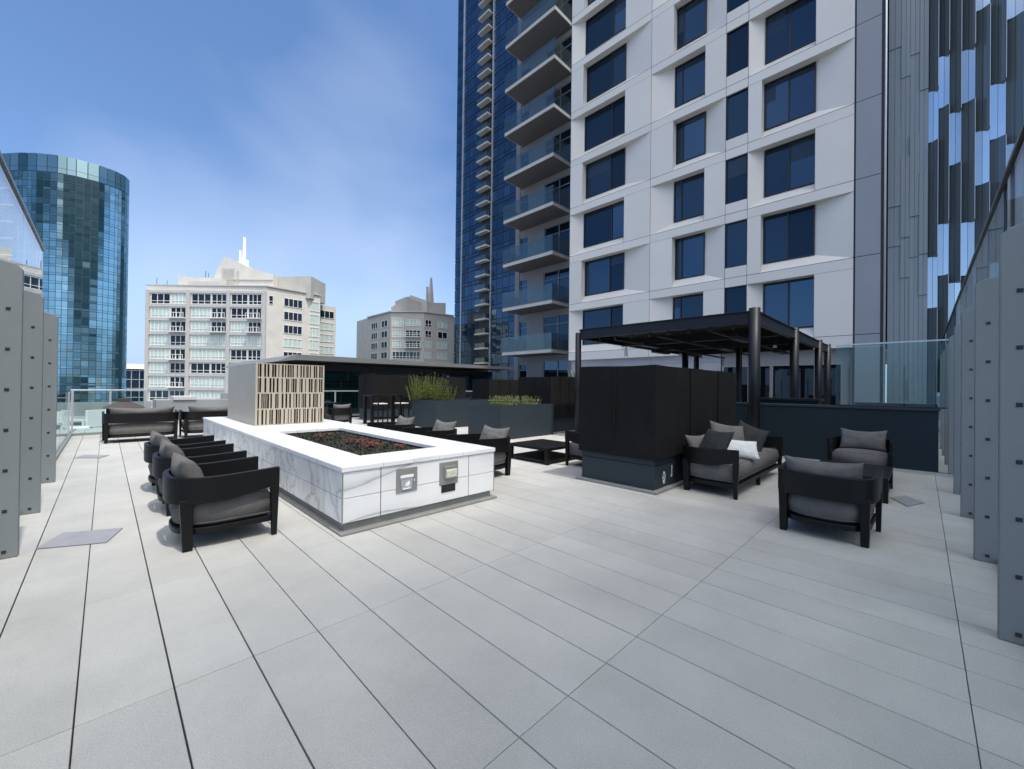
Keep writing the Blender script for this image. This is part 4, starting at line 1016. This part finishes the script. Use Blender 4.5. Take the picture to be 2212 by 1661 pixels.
ap = thing("apartment_block", "large cream apartment block with white gridded windows and stepped roof", "building", (20, 112, -40))
def AL(o): o.location = (-20, -112, 40); return o
fh = 2.95; zt0 = 20.45
AL(MB().prism([A, B, C_, (33, 125), (12, 132)], -40, 22.1).prism([(33, 103.9), E_, (42.5, 118), (33, 124)], -40, 21.0).prism([(36, 112), (42.4, 113.4), (43.2, 121), (36, 123)], -40, 11.0).build("block_body", M_apt, ap))
AL(MB().prism([(5.8, 116.9), (24.05, 98.1), (35.6, 98.95), (35.2, 100.2), (24.2, 99.4), (6.6, 117.4)], 22.11, 22.35).build("parapet", M_conc, ap))
f1 = frame_of(A, (B[0] - A[0], B[1] - A[1])); L1 = math.hypot(B[0] - A[0], B[1] - A[1])
f2 = frame_of(B, (C_[0] - B[0], C_[1] - B[1])); f3 = frame_of((33, 103.9), (E_[0] - 33, E_[1] - 103.9))
pil = MB()
for u in (0.0, 8.75, 17.3, L1 - 0.7): bar(pil, f1, u, u + 0.7, -40, 21.2, 0.001, 0.35)
for r_ in range(9):
    z = zt0 - fh * r_ + 0.10; bar(pil, f1, 0.7, L1 - 0.7, z, z + 0.55, 0.001, 0.22)
AL(pil.build("pilasters", M_conc, ap))
K, DK, GD = M_curtain, M_darkpane, M_grpane
rows = [  # bay A left, bay A right, bay B left, bay B right, bay C left, bay C right
    (DK, K, DK, DK, DK, DK), (K, DK, K, DK, DK, DK), (K, DK, K, DK, K, DK), (K, DK, K, K, K, K), (K, DK, K, K, DK, DK), (K, DK, DK, DK, K, K), (K, DK, K, K, K, K), (GD, GD, K, K, K, K), (K, K, K, K, K, K)]
for r_, ms in enumerate(rows):
    z1 = zt0 - fh * r_; z0_ = z1 - 2.1
    for bay, u0 in ((0, 0.95), (1, 9.7), (2, 18.2)):
        ln = 7.6 if bay < 2 else 6.5
        ua = u0 + ln * 0.56
        balc = ms[2 * bay + 1] is DK and r_ in (1, 2, 4, 6) and bay == 0 or (bay > 0 and r_ in (1, 2))
        apt_window(ap, (-20, -112, 40), f1, u0, ua - 0.1, z0_, z1, 5 if ms[2 * bay] is K else 3, ms[2 * bay])
        apt_window(ap, (-20, -112, 40), f1, ua + 0.05, u0 + ln, z0_, z1, 4 if ms[2 * bay + 1] is K else 3, ms[2 * bay + 1], transom=not balc, railing_=bool(balc))
for r_ in range(7):
    z1 = zt0 - fh * r_ - 0.1; z0_ = z1 - 1.75
    apt_window(ap, (-20, -112, 40), f2, 3.4, 7.3, z0_, z1, 4, (DK, DK, DK, K, DK, K, DK)[r_], transom=False)
    apt_window(ap, (-20, -112, 40), f2, 8.9, 11.1, z0_ - 0.2, z1 + 0.1, 3 if r_ in (2, 3) else 1, K, transom=False)
    if r_ < 5: apt_window(ap, (-20, -112, 40), f3, 4.0, 7.6, z0_ - 0.6, z1 - 0.6, 3, (GD, K, K, K, K)[r_], transom=False)
    if r_ == 0: apt_window(ap, (-20, -112, 40), f2, 0.4, 1.3, z0_, z1, 1, DK)
# stepped roof blocks
def roof_slab(fr, pts, k0, k1, name="roof_block", mt=M_apt, par=ap, off=(-20, -112, 40)):
    n = len(pts); vs = [fr(u, z, k0) for u, z in pts] + [fr(u, z, k1) for u, z in pts]
    o = MB().add(vs, [tuple(range(n)), tuple(reversed(range(n, 2 * n)))] + [(i, (i + 1) % n, n + (i + 1) % n, n + i) for i in range(n)]).build(name, mt, par); o.location = off
    return o
fr = f1
roof_slab(fr, [(4.48, 22.3), (4.48, 25.2), (7.0, 24.65), (14.05, 24.45), (14.05, 22.3)], -2.6, -12)
roof_slab(fr, [(10.95, 22.3), (10.95, 25.05), (11.35, 26.3), (13.17, 29.85), (15.4, 29.1), (19.06, 27.4), (24.4, 25.9), (24.4, 22.3)], -4.5, -14)
roof_slab(f1, [(22.1, 21.0), (22.1, 25.75), (32.1, 26.0), (32.1, 21.0)], -6.0, -13, mt=M_apt2)
AL(MB().tube(f1(1.2, 22.3, -1), f1(1.2, 24.0, -1), 0.05).tube(f1(3.0, 22.3, -1.5), f1(3.0, 23.6, -1.5), 0.05).tube(f1(9.5, 25, -4), f1(9.5, 26.4, -4), 0.06).tube(f1(10.1, 25, -4), f1(10.1, 26.0, -4), 0.05).build("antenna", M_joint, ap))
rb = MB()
bar(rb, f1, 12.9, 15.6, 22.5, 27.2, -4.5, -4.36)
for k in range(12): bar(rb, f1, 13.0 + k * 0.22, 13.07 + k * 0.22, 22.5, 27.0, -4.37, -4.28)
AL(rb.build("roof_screen", M_conc, ap))
rb = MB(); bar(rb, f1, 12.0, 24.3, 24.6, 24.72, -4.5, -4.3); AL(rb.build("roof_ledge", M_conc, ap))
rb = MB(); bar(rb, f1, 6.9, 13.9, 22.9, 23.7, -2.6, -2.45); AL(rb.build("roof_ledge", M_conc, ap))
rb = MB(); bar(rb, f1, 16.2, 16.5, 22.4, 26.6, -4.5, -4.3); AL(rb.build("roof_pipe", M_apt2, ap))
sp = MB()
for (u, h, w_) in ((14.4, 32.4, 0.28), (15.3, 35.4, 0.36), (16.1, 30.2, 0.26)):
    p = Vector(fr(u, 25, -8.0)); sp.taper((p.x, p.y), w_, w_, w_ * 0.75, w_ * 0.75, 25, h)
AL(sp.build("roof_spire", M_white, ap))

ap2 = thing("apartment_block", "smaller beige apartment block between the cream block and the blue tower", "building", (62, 115, -40))
def CL(o): o.location = (-62, -115, 40); return o
a1, a2, a3, a4 = (55.4, 117.0), (55.2, 102.8), (61.6, 96.4), (70.5, 95.2)
CL(MB().prism([a1, a2, a3, a4, (72, 96), (74, 120), (56, 126)], -40, 21.5).build("block_body", M_apt2, ap2))
CL(MB().prism([(55.0, 117), (54.9, 102.6), (61.5, 96.0), (70.7, 94.9), (70.7, 96), (61.9, 97), (55.8, 103), (55.8, 117)], 21.51, 21.8).build("parapet", M_conc, ap2))
h1 = frame_of(a1, (a2[0] - a1[0], a2[1] - a1[1])); h2 = frame_of(a2, (a3[0] - a2[0], a3[1] - a2[1])); h3 = frame_of(a3, (a4[0] - a3[0], a4[1] - a3[1]))
off2 = (-62, -115, 40)
for r_ in range(5):
    z1 = 19.6 - 2.95 * r_; z0_ = z1 - 1.75
    apt_window(ap2, off2, h1, 2.4, 6.4, z0_, z1, 3, GD, transom=False); apt_window(ap2, off2, h1, 8.8, 12.4, z0_, z1, 2, GD, transom=False)
    if r_ < 3:
        apt_window(ap2, off2, h2, 0.5, 3.6, z0_ - 0.2, z1, 4, K); apt_window(ap2, off2, h2, 4.1, 8.2, z0_, z1, 4, (K, DK, DK)[r_], railing_=r_ > 0)
    else: apt_window(ap2, off2, h2, 0.5, 8.2, z0_ - 0.2, z1, 8, GD)
    apt_window(ap2, off2, h3, 0.4, 2.3, z0_, z1, 2, DK if r_ < 2 else K); apt_window(ap2, off2, h3, 4.2, 7.2, z0_, z1, 2, DK if r_ == 1 else K, transom=False)
roof_slab(h2, [(-1.0, 21.6), (-1.0, 23.5), (4.6, 27.0), (9.2, 25.4), (9.2, 21.6)], -3.5, -12, mt=M_apt2, par=ap2, off=off2)
roof_slab(h3, [(-3.5, 21.6), (-3.5, 26.0), (0.5, 25.0), (8.6, 25.8), (8.6, 21.6)], -3.7, -12, mt=M_apt2, par=ap2, off=off2)
p = Vector(h2(9.3, 24, -8)); s2 = MB().taper((p.x, p.y), 0.75, 0.75, 0.2, 0.2, 24, 33.2); p = Vector(h2(8.2, 24, -8)); s2.taper((p.x, p.y), 0.3, 0.3, 0.25, 0.25, 24, 30.5)
CL(s2.build("roof_spire", M_apt2, ap2))

# ------------------------------------------------------------------ folded glass tower at the right
ft = thing("folded_glass_tower", "folded glass tower of staggered mirror and grey panels at the right", "building", (20.5, -6, 0))
def FL_(o): o.location = (-20.5, 6, 0); return o
FL_(MB().box((20.75, 0.9, -1), (34, -18, 40)).build("tower_body", M_fritshade, ft))
ycols = [0.92, 0.58, 0.34, 0.10, -0.12, -0.37, -0.63, -0.91, -1.22, -1.54, -1.88, -2.24, -2.62, -3.02, -3.44, -3.9, -4.4, -5.0]
rf_ = random.Random(11)
def fold_panel(ya, yb, za, zb, xl, xr, m_face, m_cap, line=True):
    b_ = MB(); y0_, y1_ = ya - 0.002, yb + 0.002; za += 0.004; zb -= 0.004
    ym = (y0_ + y1_) / 2; xm = (xl + xr) / 2
    for p, q, xp, xq in ((y0_, ym + 0.004, xl, xm), (ym - 0.004, y1_, xm, xr)):
        b_.quad((xp, p, za), (xq, q, za), (xq, q, zb), (xp, p, zb), 0, rf_.random())
    b_.quad((xl, y0_, za), (xl, y0_, zb), (20.74, y0_, zb), (20.74, y0_, za), 1, 0.3); b_.quad((xr, y1_, za), (20.74, y1_, za), (20.74, y1_, zb), (xr, y1_, zb), 1, 0.3)
    b_.add([(xl, y0_, za), (20.74, y0_, za), (20.74, y1_, za), (xr, y1_, za)], [(0, 1, 2, 3)], 1, 0.5); b_.add([(xl, y0_, zb), (xr, y1_, zb), (20.74, y1_, zb), (20.74, y0_, zb)], [(0, 1, 2, 3)], 1, 0.5)
    o = FL_(b_.build("glass_panel", [m_face, m_cap], ft, recalc=False))
    return o
mtop = [None, None, None, None, 12.0, 13.1, 11.0, 13.0, 10.1, 11.5, 9.4, 12.2, 10.6, 13.2, 11.2, 9.8, 12.4]
for ci, (ya, yb) in enumerate(zip(ycols[:-1], ycols[1:])):
    if ci < 4:
        z = -0.6 - [0.0, 1.2, 0.5, 1.9][ci]; k = ci
        while z < 24:
            hh = (2.93, 2.93, 1.46, 4.4)[(k * 7 + ci) % 4]; e = (0.0, 0.06, 0.11)[(k * 5 + ci) % 3]
            o = fold_panel(ya, yb, z, z + hh, 20.46 + e * 0.5, 20.46 + e * 0.5 + 0.02, M_frit, M_frit)
            z += hh; k += 1
        continue
    z = mtop[ci] - 5.86 * 2
    first = True
    while z < 24:
        o = fold_panel(ya, yb, z - 1.8, z, 20.53, 20.545, M_fins, M_fins)
        o2 = fold_panel(ya, yb, z, z + 4.06, 20.62, 20.36, M_fritshade, M_fritshade)
        MB().box((20.345, yb + 0.014, z + 0.01), (20.362, yb + 0.003, z + 4.04)).build("lit_edge_strip", M_rail, o2)  # bright strip added along each fold to stand for its lit edge
        z += 5.86

# ------------------------------------------------------------------ deck plates
def plate(label, pts):
    cx = sum(p[0] for p in pts) / 4; cy = sum(p[1] for p in pts) / 4
    o = MB().prism([(p[0] - cx, p[1] - cy) for p in pts], 0.002, 0.011).build("floor_plate", M_plate2, bevel=0.002); o.location = (cx, cy, 0)
    tag(o, label, "floor plate", "loose plates on the deck")
M_plate2 = mat("grey_floor_plate", (0.27, 0.27, 0.29), 0.5, var=0.08, vscale=5)
plate("grey square plate lying on the deck by the nearest left fin", [(-0.393, 5.197), (0.023, 5.0), (0.134, 5.388), (-0.26, 5.571)])
plate("grey square plate on the deck farther along, near the low glass railing", [(-0.389, 10.93), (-0.06, 10.643), (0.068, 10.932), (-0.281, 11.234)])
plate("grey square plate on the deck beside the right coffee table", [(7.305, -0.032), (7.6, 0.16), (7.28, 0.278), (6.907, 0.119)])

# ------------------------------------------------------------------ lower terrace furniture and far low buildings
tc_ = thing("parasol_cover", "dark pyramid shaped cover behind the far loveseat", "cover", (0.36, 14.62, 0))
MB().taper((0, 0), 0.40, 0.36, 0.15, 0.14, 0.745, 0.89).box((-0.12, -0.1, 0.891), (0.12, 0.1, 0.98)).build("cover_top", mat("brown_cover", (0.055, 0.047, 0.048), 0.9, var=0.1), tc_)
MB().box((-0.34, -0.3, 0), (0.34, 0.3, 0.744)).build("cover_body", M_canvas, tc_)
def tchair(label, x, y, rz):
    t = thing("terrace_chair", label, "chair", (x, y, -0.9), rz, "white chairs on the lower terrace")
    MB().box((-0.4, -0.4, 0.38), (0.4, 0.4, 0.5)).build("seat", M_fabric, t, bevel=0.02)
    MB().box((-0.42, -0.5, 0.3), (0.42, -0.41, 1.05)).build("backrest", M_white, t, bevel=0.01)
    for sx in (-1, 1):
        MB().box((sx * 0.42, -0.4, 0.6), (sx * 0.48, 0.4, 0.66)).build("armrest", M_white, t)
        for sy in (-1, 1): MB().box((sx * 0.42, sy * 0.38, 0), (sx * 0.48, sy * 0.32, 0.6)).build("leg", M_white, t)
    return t
t0 = tchair("white terrace chair at the left, seen past the low glass railing", -1.7, 24, 0)
for x, y, r_, l in ((-0.55, 26.5, 40, "white terrace chair turned sideways below the railing's left post"), (0.55, 25.0, 200, "white terrace chair right of the railing's middle post"), (-2.6, 30.5, 10, "white terrace chair farthest left on the lower terrace")):
    dup(t0, (x, y, -0.9), R(r_), l)
o = thing("terrace_table", "low white table on the lower terrace", "table", (-0.9, 24.3, -0.9))
MB().box((-0.45, -0.45, 0.4), (0.45, 0.45, 0.45)).build("tabletop", M_white, o)
MB().box((-0.1, -0.1, 0), (0.1, 0.1, 0.399)).build("leg", M_white, o)
o = MB().box((-12, 40, -0.9), (2.4, 40.3, 0.02)).build("parapet", M_roofgrey); tag(o, "long pale parapet wall at the far side of the lower terrace", "wall")
o = MB().box((-0.62, 18.6, -0.9), (2.2, 18.9, -0.1)).build("parapet", M_conc); tag(o, "pale kerb wall just beyond the far left railing", "wall")
o = thing("rooftop_plant", "grey roof equipment housing in front of the cream block", "equipment", (5.3, 42, -0.9))
MB().box((-2.6, -1.5, 0), (6.5, 1.5, 1.0)).build("housing", M_roofgrey, o, bevel=0.03); MB().box((-1.6, -1.6, 1.001), (-0.2, 1.2, 1.25)).build("hatch", M_conc, o); MB().tube((1.8, -1.0, 1.0), (1.8, -1.0, 1.5), 0.35, 0.3, 16).build("vent", M_stonebase, o)
fb = thing("far_hall", "distant low glass hall with a white roof beside the curved tower", "building", (30, 560, -40))
MB().box((-30, 0, 0), (40, 30, 55)).build("hall_body", M_towerblue, fb); MB().box((-32, -2, 55), (42, 32, 60)).build("roof", M_white, fb)
fr_ = MB()
for k in range(12): fr_.box((-30 + k * 6, -0.6, 0), (-29.3 + k * 6, -0.01, 55))
for k in range(6): fr_.box((-30, -0.5, 8 + k * 9), (40, -0.02, 8.8 + k * 9))
fr_.build("frame_grid", M_roofgrey, fb)
py = thing("white_pylon", "white tapering pylon beside the cream apartment block", "pylon", (37, 470, -40))
MB().taper((-3, 0), 3.2, 3, 1.8, 2, 0, 62).taper((4, 0), 3.0, 3, 1.0, 2, 0, 62, 0, (1, 0)).build("pylon_legs", M_white, py)

nb = thing("shade_block", "plain grey office tower beyond the right windscreen, casting soft shade over the deck's right corner", "building", (10, -60, -40))  # unseen block added to throw soft shade on the deck
MB().box((-6.8, -25, 0), (60, 8.1, 170)).build("tower_body", M_greywall, nb)
